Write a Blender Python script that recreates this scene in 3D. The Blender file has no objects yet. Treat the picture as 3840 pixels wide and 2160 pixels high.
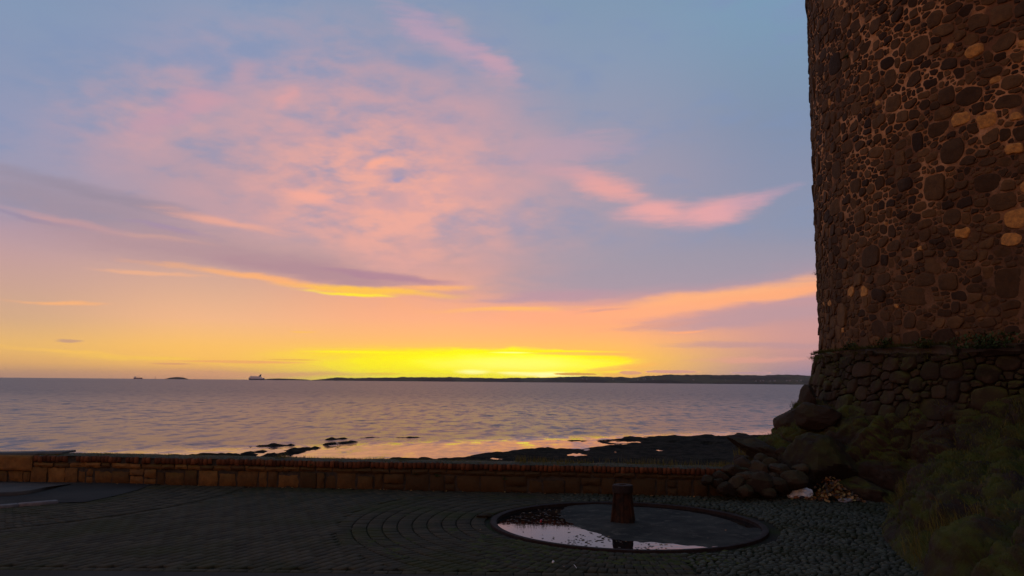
import bpy, math, random
import numpy as np
from mathutils import Matrix, Vector, kdtree

SC = bpy.context.scene
COL = SC.collection
D2R = math.pi / 180

# ------------------------------------------------------------------ camera
F = 2957.0                      # focal length for a 3840-wide frame
EYE = 1.7
PITCH = math.atan(351.3 / F)
ROLL = 0.487 * D2R
cam_d = bpy.data.cameras.new('camera')
cam_d.sensor_width = 36.0
cam_d.lens = 36.0 * F / 3840
cam_d.clip_start = 0.05
cam_d.clip_end = 90000
cam = bpy.data.objects.new('camera', cam_d)
COL.objects.link(cam)
RM = Matrix.Rotation(math.pi / 2 + PITCH, 3, 'X') @ Matrix.Rotation(ROLL, 3, 'Z')
cam.matrix_world = Matrix.Translation((0, 0, EYE)) @ RM.to_4x4()
SC.camera = cam

def ray(x, y):
    return RM @ Vector(((x - 1920) / F, (1080 - y) / F, -1.0))
def on_z(x, y, z=0.0):
    d = ray(x, y); t = (z - EYE) / d.z
    return (d.x * t, d.y * t, z)
def on_y(x, y, Y):
    d = ray(x, y); t = Y / d.y
    return (d.x * t, Y, EYE + d.z * t)
def azel(x, y):
    d = ray(x, y).normalized()
    return math.degrees(math.atan2(d.x, d.y)), math.degrees(math.asin(d.z))
def ad(x, y):                    # the same from the half-size preview scale
    return azel(x * 1.4907, y * 1.4907)

def s2l(c):
    out = []
    for v in c:
        v = v / 255.0
        out.append(v / 12.92 if v <= 0.04045 else ((v + 0.055) / 1.055) ** 2.4)
    return tuple(out) + (1.0,)

# ------------------------------------------------------------------ exposure
SC.view_settings.view_transform = 'Standard'
SC.view_settings.look = 'None'
SC.view_settings.exposure = 0
SC.view_settings.gamma = 1
SC.render.engine = 'CYCLES'
SC.cycles.max_bounces = 6
SC.cycles.diffuse_bounces = 3
SC.cycles.glossy_bounces = 3
SC.cycles.volume_bounces = 1
SC.cycles.use_denoising = True

# ------------------------------------------------------------------ node helper
class NT:
    def __init__(self, tree):
        self.t = tree; self.n = tree.nodes; self.l = tree.links
    def put(self, sock, v):
        if v is None: return
        if isinstance(v, bpy.types.NodeSocket): self.l.new(v, sock)
        else:
            try: sock.default_value = v
            except Exception: sock.default_value = tuple(v) + (1.0,)
    def m(self, op, a=None, b=None, c=None, clamp=False):
        k = self.n.new('ShaderNodeMath'); k.operation = op; k.use_clamp = clamp
        for i, v in enumerate((a, b, c)):
            if v is not None: self.put(k.inputs[i], v)
        return k.outputs[0]
    def lin(self, a, ka, b, kb, c=0.0):          # ka*a + kb*b + c
        return self.m('MULTIPLY_ADD', a, ka, self.m('MULTIPLY_ADD', b, kb, c))
    def rng(self, v, a, b, c=0.0, d=1.0, smooth=True):
        k = self.n.new('ShaderNodeMapRange')
        k.interpolation_type = 'SMOOTHSTEP' if smooth else 'LINEAR'
        for i, q in enumerate((v, a, b, c, d)): self.put(k.inputs[i], q)
        return k.outputs[0]
    def mix(self, f, a, b, blend='MIX'):
        k = self.n.new('ShaderNodeMix'); k.data_type = 'RGBA'; k.blend_type = blend
        self.put(k.inputs[0], f); self.put(k.inputs[6], a); self.put(k.inputs[7], b)
        return k.outputs[2]
    def ramp(self, v, stops, interp='LINEAR'):
        k = self.n.new('ShaderNodeValToRGB'); r = k.color_ramp; r.interpolation = interp
        stops = sorted(stops)
        while len(r.elements) < len(stops): r.elements.new(0.5)
        for e, (p, c) in zip(r.elements, stops): e.position = p
        for e, (p, c) in zip(r.elements, stops): e.color = tuple(c)[:3] + (1.0,)
        self.put(k.inputs[0], v)
        return k.outputs[0]
    def vec(self, x, y, z=0.0):
        k = self.n.new('ShaderNodeCombineXYZ')
        for i, q in enumerate((x, y, z)): self.put(k.inputs[i], q)
        return k.outputs[0]
    def noise(self, v, scale=1.0, detail=4, rough=0.5, dist=0.0, color=False, lac=2.0):
        k = self.n.new('ShaderNodeTexNoise')
        self.put(k.inputs['Vector'], v)
        k.inputs['Scale'].default_value = scale; k.inputs['Detail'].default_value = detail
        k.inputs['Roughness'].default_value = rough; k.inputs['Distortion'].default_value = dist
        k.inputs['Lacunarity'].default_value = lac
        return k.outputs['Color' if color else 'Fac']
    def vor(self, v, scale=1.0, feature='F1', out='Distance', rnd=1.0):
        k = self.n.new('ShaderNodeTexVoronoi'); k.feature = feature
        self.put(k.inputs['Vector'], v); k.inputs['Scale'].default_value = scale
        k.inputs['Randomness'].default_value = rnd
        return k.outputs[out]
    def mapping(self, v, scale=(1, 1, 1), rot=(0, 0, 0), loc=(0, 0, 0)):
        k = self.n.new('ShaderNodeMapping'); self.put(k.inputs[0], v)
        k.inputs[1].default_value = loc; k.inputs[2].default_value = rot; k.inputs[3].default_value = scale
        return k.outputs[0]
    def sep(self, v):
        k = self.n.new('ShaderNodeSeparateXYZ'); self.put(k.inputs[0], v); return k.outputs
# ------------------------------------------------------------------ sky
SUN_AZ, SUN_EL = azel(2040, 1412)[0], -0.05
W = bpy.data.worlds.new('World'); SC.world = W; W.use_nodes = True
wt = W.node_tree
for n in list(wt.nodes): wt.nodes.remove(n)
S = NT(wt)
tc = wt.nodes.new('ShaderNodeTexCoord').outputs['Generated']
dx, dy, dz = S.sep(tc)
AZ = S.m('MULTIPLY', S.m('ARCTAN2', dx, dy), 57.29578)
EL = S.m('MULTIPLY', S.m('ARCSINE', dz), 57.29578)
P0 = S.vec(AZ, EL, 0.0)
# columns of colour by elevation (colours read off the evening sky)
def column(xc, rows, extra=()):
    st = []
    for yy, c in rows:
        el = ad(xc, yy)[1]
        st.append((max(0.0, min(1.0, (el + 10) / 100.0)), s2l(c)))
    for el, c in extra: st.append(((el + 10) / 100.0, s2l(c)))
    st.append((0.0, s2l((60, 50, 60))))
    return S.ramp(S.m('DIVIDE', S.m('ADD', EL, 10.0), 100.0), st)
top = ((45, (100, 124, 156)), (90, (80, 98, 126)))
columns = [
 (0,   [(0,(132,152,183)),(150,(138,151,182)),(300,(148,152,182)),(430,(158,153,178)),(560,(178,152,168)),(640,(196,158,158)),(720,(205,164,148)),(800,(215,172,136)),(870,(240,188,108)),(915,(226,172,110)),(945,(190,146,120))]),
 (520, [(0,(138,154,184)),(150,(150,153,183)),(300,(162,153,176)),(430,(178,153,168)),(560,(190,155,164)),(640,(198,160,156)),(720,(220,172,148)),(800,(243,184,140)),(870,(255,196,104)),(910,(255,196,96)),(945,(216,158,116))]),
 (1050,[(0,(136,152,180)),(150,(150,152,179)),(300,(176,154,173)),(430,(200,158,166)),(560,(204,160,163)),(660,(200,156,156)),(740,(240,168,134)),(800,(252,176,134)),(850,(255,188,118)),(878,(255,202,90)),(900,(255,236,30)),(945,(255,245,25))]),
 (1500,[(0,(128,152,179)),(150,(136,153,180)),(300,(148,152,176)),(430,(160,152,172)),(560,(158,151,171)),(660,(156,150,168)),(740,(190,150,160)),(800,(250,168,132)),(850,(255,182,116)),(900,(255,200,80)),(945,(255,196,84))]),
 (2040,[(0,(122,155,183)),(150,(124,149,176)),(300,(126,143,172)),(430,(134,144,172)),(560,(136,146,173)),(640,(150,147,168)),(740,(190,150,160)),(800,(196,150,154)),(850,(204,152,150)),(900,(188,146,150)),(945,(150,138,158))]),
]
cur = None
for i, (xc, rows) in enumerate(columns):
    colr = column(xc, rows, top)
    if cur is None: cur = colr; prev = ad(xc, 700)[0]
    else:
        a = ad(xc, 700)[0]
        cur = S.mix(S.rng(AZ, prev, a), cur, colr); prev = a
# away from the sunset, unseen: low orange glow added to light walls, slate above
side = S.ramp(S.m('DIVIDE', S.m('ADD', EL, 10.0), 100.0),
    [(0.0, s2l((50,45,50))), (0.09, s2l((150,90,60))), (0.13, s2l((252,152,84))), (0.20, s2l((228,148,104))), (0.34, s2l((160,142,150))), (0.6, s2l((118,134,160))), (1.0, s2l((80,98,126)))])
AAZ = S.m('ABSOLUTE', AZ)
sky = S.mix(S.rng(AAZ, 40.0, 95.0), cur, side)

# slow warping field used by every cloud
wn = S.noise(S.mapping(P0, scale=(0.16, 0.5, 1)), 1.0, 5, 0.55, color=True)
wx, wy, _ = S.sep(wn)
AZW = S.lin(S.m('SUBTRACT', wx, 0.5), 4.5, AZ, 1.0)
ELW = S.lin(S.m('SUBTRACT', wy, 0.5), 1.0, EL, 1.0)
fine = S.noise(S.mapping(P0, scale=(0.35, 2.2, 1), rot=(0, 0, 0.05)), 1.0, 6, 0.6, 0.4)
FN = S.m('SUBTRACT', fine, 0.5)

# high broken cirrus, pink on blue
def rotmap(ang, sx, sy, off=0.0):
    return S.mapping(P0, scale=(sx, sy, 1), rot=(0, 0, ang * D2R), loc=(off, off * 0.7, 0))
c1 = S.noise(rotmap(-30, 0.11, 0.27, 3.1), 1.0, 3, 0.45, 0.15)
c2 = S.noise(rotmap(-38, 0.32, 0.80, 9.7), 1.0, 5, 0.55, 0.12)
c3 = S.noise(rotmap(12, 0.05, 0.12, 5.0), 1.0, 3, 0.5, 0.3)
mot = S.m('ADD', S.m('MULTIPLY', c1, 0.42), S.m('ADD', S.m('MULTIPLY', c2, 0.38), S.m('MULTIPLY', c3, 0.2)))
def blob(x, y, rx, ry, ang=0.0, a=0.15, b=1.0, warp=True, nz=0.0):
    """soft ellipse; centre and radii given at preview scale, ang = screen-up tilt in degrees"""
    ca, ce = ad(x, y)
    ra = abs(ad(x + rx, y)[0] - ad(x - rx, y)[0]) / 2
    re = abs(ad(x, y - ry)[1] - ad(x, y + ry)[1]) / 2
    t = math.radians(ang); cs, sn = math.cos(t), math.sin(t)
    u0, v0 = (AZW, ELW) if warp else (AZ, EL)
    u = S.m('SUBTRACT', u0, ca); v = S.m('SUBTRACT', v0, ce)
    uu = S.lin(u, cs / ra, v, sn / ra); vv = S.lin(u, -sn / re, v, cs / re)
    d = S.m('SQRT', S.m('MULTIPLY_ADD', uu, uu, S.m('MULTIPLY', vv, vv)))
    if nz: d = S.m('MULTIPLY_ADD', FN, nz, d)
    return S.rng(d, a, b, 1.0, 0.0)
zone = S.m('MAXIMUM', S.m('MAXIMUM', blob(950, 430, 760, 430, -14, 0.2, 1.0), S.m('MULTIPLY', blob(420, 290, 420, 220, 12, 0.1, 1.0), 0.8)),
           S.m('MULTIPLY', blob(1180, 130, 260, 80, -30, 0.1, 1.0), 0.7))
pinkm = S.m('MULTIPLY', S.rng(mot, 0.40, 0.64), zone)
sky = S.mix(S.m('MULTIPLY', pinkm, 0.85), sky, s2l((218, 163, 164)))
bluem = S.m('MULTIPLY', S.rng(mot, 0.52, 0.36), S.rng(EL, 8.0, 12.0))
sky = S.mix(S.m('MULTIPLY', bluem, 0.5), sky, s2l((126, 146, 184)))
hot = S.m('MULTIPLY', S.rng(S.noise(rotmap(-36, 0.24, 0.60, 1.3), 1.0, 4, 0.55, 0.1), 0.38, 0.62), blob(950, 490, 460, 270, -8, 0.2, 1.0))
sky = S.mix(S.m('MULTIPLY', hot, 0.8), sky, s2l((244, 172, 154)))

STREAKS = [
 # x, y, rx, ry, tilt, colour, strength, inner, outer, noise
 (180, 520, 640, 88, -8, (154,139,155), .68, .1, 1.0, .45),
 (300, 500, 480, 26, -9, (148,136,154), .6, .1, 1.0, .5),
 (200, 566, 330, 16, -7, (214,158,156), .5, .1, 1.0, .9),
 (560, 560, 240, 20, -7, (240,170,150), .8, .1, 1.0, .8),
 (430, 580, 160, 12, -8, (164,140,168), .8, .1, 1.0, .8),
 (60,  548, 240, 10, -6, (154,138,164), .7, .1, 1.0, .8),
 (420, 602, 180, 8, -4, (240,176,146), .6, .1, 1.0, .8),
 (560, 640, 640, 58, -3, (180,146,154), .8, .2, 1.0, .4),
 (820, 688, 440, 42, -6, (176,138,150), .9, .2, 1.0, .5),
 (980, 694, 240, 16, -5, (172,130,152), .8, .2, 1.0, .5),
 (700, 706, 420, 14, -6, (255,178,116), .9, .1, 1.0, .8),
 (930, 728, 290, 14, -2, (255,196,80), 1.0, .2, 1.0, .7),
 (880, 735, 170, 7, -2, (255,228,56), 1.0, .2, 1.0, .8),
 (1090, 722, 150, 10, 2, (255,180,112), .9, .1, 1.0, .8),
 (400, 686, 190, 9, -2, (244,178,138), .7, .1, 1.0, .9),
 (150, 758, 190, 8, 0, (252,180,122), .85, .1, 1.0, .8),
 (1650, 690, 620, 62, 5, (154,149,168), .75, .3, 1.0, .5),
 (1380, 745, 280, 18, 3, (178,146,164), .8, .2, 1.0, .6),
 (1780, 752, 470, 34, 7, (255,178,126), .95, .3, 1.0, .4),
 (1960, 738, 330, 20, 6, (255,172,124), .9, .3, 1.0, .4),
 (1280, 778, 240, 12, 2, (255,188,104), .8, .1, 1.0, .8),
 (1560, 782, 480, 20, 3, (255,172,130), .8, .2, 1.0, .8),
 (1880, 800, 370, 36, 4, (186,150,160), .9, .3, 1.0, .6),
 (1520, 778, 130, 7, 6, (206,150,146), .6, .1, 1.0, .8),
 (1640, 818, 200, 10, 5, (214,154,142), .6, .1, 1.0, .8),
 (1730, 832, 80, 6, 0, (255,172,124), .8, .1, 1.0, .6),
 (1900, 870, 330, 13, -1, (180,146,156), .6, .2, 1.0, .8),
 (1900, 905, 240, 9, 0, (224,160,146), .6, .1, 1.0, .8),
 (1520, 472, 140, 48, -14, (236,165,160), .85, .1, 1.0, .7),
 (1440, 435, 110, 40, -10, (214,160,168), .5, .1, 1.0, .7),
 (1640, 532, 140, 48, -2, (238,167,165), .9, .15, 1.0, .5),
 (1800, 530, 160, 50, 10, (234,166,168), .9, .15, 1.0, .5),
 (1890, 505, 150, 26, 14, (214,162,176), .55, .1, 1.0, .6),
 (1430, 375, 240, 60, 6, (190,157,174), .6, .1, 1.0, .9),
 (1120, 100, 220, 55, -24, (190,158,180), .75, .1, 1.0, .8),
 (1240, 160, 120, 36, -28, (202,160,176), .7, .1, 1.0, .8),
 (480, 255, 120, 50, 22, (204,156,170), .75, .1, 1.0, .6),
 (420, 300, 130, 40, 30, (196,154,172), .6, .1, 1.0, .7),
 (610, 190, 70, 50, 30, (194,158,172), .7, .1, 1.0, .6),
 (720, 245, 60, 22, 40, (222,162,164), .7, .1, 1.0, .6),
 (960, 410, 60, 18, 24, (250,172,150), .9, .1, 1.0, .6),
 (975, 450, 30, 14, 20, (160,150,182), .9, .2, 1.0, .4),
 (800, 500, 120, 26, -10, (250,172,154), .7, .1, 1.0, .8),
 (185, 856, 55, 5, 0, (200,156,130), .9, .3, 1.0, .5),
 (200, 885, 260, 8, -3, (255,202,92), .7, .1, 1.0, .8),
 (430, 905, 330, 10, -2, (255,206,84), .7, .1, 1.0, .8),
 (790, 838, 60, 5, 0, (255,196,84), .6, .1, 1.0, .8),
 (640, 940, 420, 12, 0, (228,166,118), .7, .3, 1.0, .4),
]
for (x, y, rx, ry, ang, c, st, a, b, nz) in STREAKS:
    sky = S.mix(S.m('MULTIPLY', blob(x, y, rx, ry, ang, a, b, True, nz), st), sky, s2l(c))
# the burning band over the hidden sun
def bright(c, k):
    c = s2l(c); return (c[0] * k, c[1] * k, c[2] * k, 1)
GL = [(1110, 893, 500, 24, 0, (255,224,40), .85, .3, .8), (1190, 918, 430, 46, 0, (255,244,12), 1.0, .55, .6), (1290, 915, 350, 44, 0, (255,255,6), 1.0, .6, .6),
      (1520, 902, 90, 13, -3, (255,232,20), .6, .3, .8), (930, 886, 210, 5, 0, (255,246,20), .9, .2, .8),
      (1390, 885, 240, 6, 0, (255,240,20), .9, .2, .7)]
for (x, y, rx, ry, ang, c, st, a, nz) in GL:
    sky = S.mix(S.m('MULTIPLY', blob(x, y, rx, ry, ang, a, 1.0, False, nz), st), sky, bright(c, 1.03))
for (x, y, rx, ry, st) in [(1300, 915, 300, 30, .30), (1190, 936, 60, 9, .75), (1380, 942, 150, 9, 1.0), (1290, 938, 60, 5, .8), (1366, 946, 26, 5, 1.0), (1290, 887, 70, 3, .6)]:
    sky = S.mix(S.m('MULTIPLY', blob(x, y, rx, ry, 0, .1, 1.0, False, .6), st), sky, (1.3, 1.25, 0.45, 1))
for (x, y, rx, ry, ang, c, st) in [(600, 910, 210, 5, 0, (246,178,104), 1.0), (430, 915, 70, 3, 0, (226,160,112), .9), (730, 905, 90, 3, 0, (238,184,82), .8), (960, 940, 60, 4, 0, (240,190,60), .5), (1480, 890, 180, 6, 0, (255,186,96), .7), (1560, 925, 130, 9, 6, (255,184,92), .6)]:
    sky = S.mix(S.m('MULTIPLY', blob(x, y, rx, ry, ang, .4, 1.0, False, .5), st), sky, s2l(c))
# little cumulus heads low over the far shore
cn = S.noise(S.mapping(P0, scale=(1.5, 4.0, 1)), 1.0, 6, 0.65, 0.2)
ridge = S.m('MULTIPLY_ADD', S.m('SUBTRACT', cn, 0.5), 1.7, 0.0)
def cumulus(x, y, rx, ry, lit, dark):
    global sky
    b0 = blob(x, y, rx, ry, 0, .5, 1.0, False, 0.0)
    h = S.m('MULTIPLY_ADD', b0, 0.9, ridge)
    sky = S.mix(S.m('MULTIPLY', S.rng(h, .42, .52), .8), sky, s2l(lit))
    sky = S.mix(S.m('MULTIPLY', S.rng(h, .56, .72), .8), sky, s2l(dark))
cumulus(1450, 941, 80, 5, (255,225,60), (206,150,70))
cumulus(1585, 938, 42, 7, (255,200,110), (216,156,128))
cumulus(1690, 935, 95, 6, (255,190,130), (196,148,144))
cumulus(1890, 938, 70, 4, (240,176,150), (160,140,156))

lp = S.m('ADD', 0.0, 1.0)
bg = wt.nodes.new('ShaderNodeBackground'); S.put(bg.inputs[0], sky); bg.inputs[1].default_value = 0.97
nis = wt.nodes.new('ShaderNodeTexSky'); nis.sky_type = 'NISHITA'; nis.sun_disc = False
nis.sun_elevation = math.radians(SUN_EL); nis.sun_rotation = math.radians(SUN_AZ)
bg2 = wt.nodes.new('ShaderNodeBackground'); S.put(bg2.inputs[0], nis.outputs[0]); bg2.inputs[1].default_value = 0.015
ad_ = wt.nodes.new('ShaderNodeAddShader'); wt.links.new(bg.outputs[0], ad_.inputs[0]); wt.links.new(bg2.outputs[0], ad_.inputs[1])
wo = wt.nodes.new('ShaderNodeOutputWorld'); wt.links.new(ad_.outputs[0], wo.inputs[0])
W.cycles.sampling_method = 'MANUAL'; W.cycles.sample_map_resolution = 1024

# the low sun, all but set behind the far shore
sd = bpy.data.lights.new('sun', 'SUN'); sd.energy = 0.5; sd.angle = math.radians(0.5); sd.color = (1.0, 0.62, 0.30)
sun = bpy.data.objects.new('sun', sd); COL.objects.link(sun)
_d = Vector((math.sin(math.radians(SUN_AZ)) * math.cos(math.radians(SUN_EL)), math.cos(math.radians(SUN_AZ)) * math.cos(math.radians(SUN_EL)), math.sin(math.radians(SUN_EL))))
sun.rotation_euler = _d.to_track_quat('Z', 'Y').to_euler()
# ------------------------------------------------------------------ mesh helpers
rng = np.random.default_rng(11)
random.seed(5)
_perm = np.random.default_rng(3).permutation(512)
def _h(i, j, k):
    return _perm[(_perm[(_perm[i & 511] + j) & 511] + k) & 511] / 511.0
def vnoise(P, s=1.0, seed=0):
    P = np.asarray(P, float) * s + seed * 17.31
    I = np.floor(P).astype(int); f = P - I; f = f * f * (3 - 2 * f)
    r = 0
    for a in (0, 1):
        for b in (0, 1):
            for c in (0, 1):
                w = (f[..., 0] if a else 1 - f[..., 0]) * (f[..., 1] if b else 1 - f[..., 1]) * (f[..., 2] if c else 1 - f[..., 2])
                r = r + w * _h(I[..., 0] + a, I[..., 1] + b, I[..., 2] + c)
    return r * 2 - 1
def fbm(P, s=1.0, o=4, g=0.5, seed=0):
    r = 0; a = 1.0; t = 0
    for i in range(o):
        r = r + a * vnoise(P, s * 2 ** i, seed + i); t += a; a *= g
    return r / t
def worley(P, s=1.0, seed=0):
    """F1, F2 distance of 3-D cell points"""
    P = np.asarray(P, float) * s + seed * 7.7
    I = np.floor(P).astype(int)
    f1 = np.full(P.shape[:-1], 9.0); f2 = f1.copy(); cid = f1.copy()
    for a in (-1, 0, 1):
        for b in (-1, 0, 1):
            for c in (-1, 0, 1):
                i, j, k = I[..., 0] + a, I[..., 1] + b, I[..., 2] + c
                q = np.stack([i + _h(i, j, k), j + _h(i + 71, j, k), k + _h(i, j + 37, k)], -1)
                d = np.linalg.norm(q - P, axis=-1)
                hh = _h(i + 5, j + 9, k + 3)
                closer = d < f1
                f2 = np.where(closer, f1, np.minimum(f2, d))
                cid = np.where(closer, hh, cid); f1 = np.where(closer, d, f1)
    return f1, f2, cid

class MB:
    """collects polygons and links them as ONE mesh object"""
    def __init__(s): s.v = []; s.n = 0; s.f = []; s.mi = []; s.a = []
    def add(s, verts, faces, mat=0, attr=0.0):
        verts = np.asarray(verts, float).reshape(-1, 3)
        s.v.append(verts)
        at = np.full(len(verts), float(attr)) if np.isscalar(attr) else np.asarray(attr, float)
        s.a.append(at)
        if isinstance(faces, np.ndarray): faces = [faces]
        else:
            by = {}
            for f in faces: by.setdefault(len(f), []).append(f)
            faces = [np.array(q) for q in by.values()]
        for q in faces:
            s.f.append(q + s.n); s.mi.append(np.full(len(q), mat))
        s.n += len(verts)
    def build(s, name, mats, parent=None, smooth=False, sharp=None):
        me = bpy.data.meshes.new(name)
        V = np.concatenate(s.v); me.vertices.add(len(V)); me.vertices.foreach_set('co', V.ravel())
        nl = sum(q.size for q in s.f); npoly = sum(len(q) for q in s.f)
        me.loops.add(nl); me.polygons.add(npoly)
        me.loops.foreach_set('vertex_index', np.concatenate([q.ravel() for q in s.f]).astype(np.int32))
        st = []; o = 0
        for q in s.f:
            st.append(o + np.arange(len(q)) * q.shape[1]); o += q.size
        me.polygons.foreach_set('loop_start', np.concatenate(st).astype(np.int32))
        me.polygons.foreach_set('material_index', np.concatenate(s.mi).astype(np.int32))
        if not isinstance(mats, (list, tuple)): mats = [mats]
        for m in mats: me.materials.append(m)
        at = me.attributes.new('tint', 'FLOAT', 'POINT'); at.data.foreach_set('value', np.concatenate(s.a).astype(np.float32))
        me.update(calc_edges=True); me.validate()
        if smooth:
            me.polygons.foreach_set('use_smooth', np.ones(len(me.polygons), bool))
            if sharp: me.set_sharp_from_angle(angle=sharp * D2R)
        ob = bpy.data.objects.new(name, me); COL.objects.link(ob)
        if parent: ob.parent = parent
        return ob
    # primitives
    def box(s, c, size, rot=0.0, mat=0, attr=0.0, taper=1.0, jit=0.0, bev=0.0):
        x, y, z = size[0] / 2, size[1] / 2, size[2] / 2
        if bev:
            b = bev; P = []
            for (zz, t) in ((-z, 1), (-z + b, 0), (z - b, 0), (z, 1)):
                e = b if t else 0
                for (sx, sy) in ((-1, -1), (1, -1), (1, 1), (-1, 1)):
                    if t: P += [(sx * (x - e), sy * (y - e), zz)] * 1 + [(sx * (x - e), sy * (y - e), zz)] * 0
                    else: P += [(sx * x, sy * y, zz)]
            P = np.array(P, float)
            F_ = [(3, 2, 1, 0), (12, 13, 14, 15)]
            for l in range(3):
                for k in range(4):
                    a = l * 4 + k; b2 = l * 4 + (k + 1) % 4
                    F_.append((a, b2, b2 + 4, a + 4))
        else:
            P = np.array([(-x, -y, -z), (x, -y, -z), (x, y, -z), (-x, y, -z), (-x * taper, -y * taper, z), (x * taper, -y * taper, z), (x * taper, y * taper, z), (-x * taper, y * taper, z)], float)
            F_ = [(3, 2, 1, 0), (4, 5, 6, 7), (0, 1, 5, 4), (1, 2, 6, 5), (2, 3, 7, 6), (3, 0, 4, 7)]
        if jit: P += rng.uniform(-jit, jit, P.shape)
        cs, sn = math.cos(rot), math.sin(rot)
        P = np.stack([P[:, 0] * cs - P[:, 1] * sn, P[:, 0] * sn + P[:, 1] * cs, P[:, 2]], 1) + np.array(c)
        s.add(P, F_, mat, attr)
    def rings(s, prof, seg=32, c=(0, 0, 0), mat=0, attr=0.0, cap=False, wob=0.0, a0=0.0):
        """lathe: prof = [(r, z)...]"""
        th = np.arange(seg) / seg * 2 * np.pi + a0; P = []
        for r, z in prof:
            rr = r * (1 + (rng.uniform(-wob, wob, seg) if wob else 0))
            P.append(np.stack([c[0] + rr * np.cos(th), c[1] + rr * np.sin(th), np.full(seg, c[2] + z)], 1))
        F_ = []
        for i in range(len(prof) - 1):
            for k in range(seg):
                F_.append((i * seg + k, i * seg + (k + 1) % seg, (i + 1) * seg + (k + 1) % seg, (i + 1) * seg + k))
        if cap:
            F_.append(tuple(range((len(prof) - 1) * seg, len(prof) * seg)))
        s.add(np.concatenate(P), F_, mat, attr)
    def grid(s, P, mat=0, attr=0.0, closeu=False):
        """P: (nu, nv, 3)"""
        nu, nv = P.shape[:2]
        i = np.arange(nu if closeu else nu - 1); j = np.arange(nv - 1)
        I, J = np.meshgrid(i, j, indexing='ij'); I2 = (I + 1) % nu
        Fq = np.stack([I * nv + J, I2 * nv + J, I2 * nv + J + 1, I * nv + J + 1], -1).reshape(-1, 4)
        s.add(P.reshape(-1, 3), Fq, mat, attr if np.isscalar(attr) else np.asarray(attr).ravel())

def tag(o, label=None, cat=None, group=None, kind=None):
    if label: o['label'] = label
    if cat: o['category'] = cat
    if group: o['group'] = group
    if kind: o['kind'] = kind
    return o
def empty(name, loc, rz=0.0):
    o = bpy.data.objects.new(name, None); COL.objects.link(o)
    o.location = loc; o.rotation_euler = (0, 0, rz); o.empty_display_size = 0.1
    return o
def copy_tree(o, parent=None):
    c = o.copy(); COL.objects.link(c); c.parent = parent
    for ch in list(o.children): copy_tree(ch, c)
    return c

# ------------------------------------------------------------------ materials
def material(name):
    m = bpy.data.materials.new(name); m.use_nodes = True
    N = NT(m.node_tree); b = m.node_tree.nodes['Principled BSDF']
    return m, N, b
def obj_co(N): return N.n.new('ShaderNodeTexCoord').outputs['Object']
def pos(N): return N.n.new('ShaderNodeNewGeometry').outputs['Position']
def nrm(N): return N.n.new('ShaderNodeNewGeometry').outputs['Normal']
def attr(N):
    k = N.n.new('ShaderNodeAttribute'); k.attribute_name = 'tint'; return k.outputs['Fac']
def bump(N, b, h, dist=0.01, strength=1.0, prev=None):
    k = N.n.new('ShaderNodeBump'); k.inputs['Strength'].default_value = strength; k.inputs['Distance'].default_value = dist
    N.put(k.inputs['Height'], h)
    if prev: N.put(k.inputs['Normal'], prev)
    N.put(b.inputs['Normal'], k.outputs[0]); return k.outputs[0]
def simple(name, c1, c2=None, rough=0.8, sc=8.0, bmp=0.004, metal=0.0, tint=0.0, spec=0.3, lo=.35, hi=.65):
    m, N, b = material(name); p = pos(N)
    n = N.noise(p, sc, 6, 0.6)
    f = N.rng(n, lo, hi)
    if tint: f = N.m('ADD', N.m('MULTIPLY', f, 1 - tint), N.m('MULTIPLY', attr(N), tint), clamp=True)
    c2 = c2 or tuple(v * 0.6 for v in c1)
    N.put(b.inputs['Base Color'], N.mix(f, tuple(c1) + (1,), tuple(c2) + (1,)))
    b.inputs['Roughness'].default_value = rough; b.inputs['Metallic'].default_value = metal
    b.inputs['Specular IOR Level'].default_value = spec
    if bmp: bump(N, b, N.noise(p, sc * 3, 6, 0.65), bmp)
    return m
def leafy(name, c1, c2, rough=0.75):
    m, N, b = material(name)
    N.put(b.inputs['Base Color'], N.mix(attr(N), tuple(c1) + (1,), tuple(c2) + (1,)))
    b.inputs['Roughness'].default_value = rough; b.inputs['Specular IOR Level'].default_value = 0.2
    return m
# ------------------------------------------------------------------ sea
SEA = -2.2
WAVE = 0.6
m_sea, N, b = material('sea_water')
p = pos(N)
b.inputs['Base Color'].default_value = (0.012, 0.016, 0.024, 1)
b.inputs['IOR'].default_value = 1.33
q1, q2 = on_z(1080, 1688, SEA), on_z(2250, 1647, SEA); sl_ = (q2[1] - q1[1]) / (q2[0] - q1[0])
_sp = N.sep(p); _dl = N.m('SUBTRACT', _sp[1], N.m('MULTIPLY_ADD', _sp[0], sl_, q1[1] - sl_ * q1[0]))
_dl = N.m('MULTIPLY_ADD', N.m('SUBTRACT', N.noise(N.mapping(p, scale=(.4, 1, 1)), .25, 4, .6), .5), 7.0, _dl)
SHAL = N.rng(_dl, -1.5, 7.0)                    # 0 in the sheltered shallows, 1 out at sea
N.put(b.inputs['Roughness'], N.m('MULTIPLY', N.m('MULTIPLY_ADD', SHAL, .78, .22), N.rng(_sp[1], 50.0, 260.0, 0.24, 0.33)))
def facet(sx, sy, rot, sc, det, amp):
    q = N.sep(N.noise(N.mapping(p, scale=(sx, sy, 1), rot=(0, 0, rot)), sc, det, 0.55, 0.3, color=True))
    return N.m('MULTIPLY', N.m('SUBTRACT', q[0], 0.5), amp), N.m('MULTIPLY', N.m('SUBTRACT', q[1], 0.5), amp)
fa = facet(0.7, 1.0, 0.25, 2.6, 3, WAVE * 1.0); fb = facet(1.0, 0.7, -0.12, 0.6, 4, WAVE * 1.4); fc = facet(2.6, 0.8, 0.03, 0.42, 5, WAVE * 0.9); fd = facet(5.0, 0.7, 0.0, 0.14, 7, WAVE * 0.8)
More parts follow.
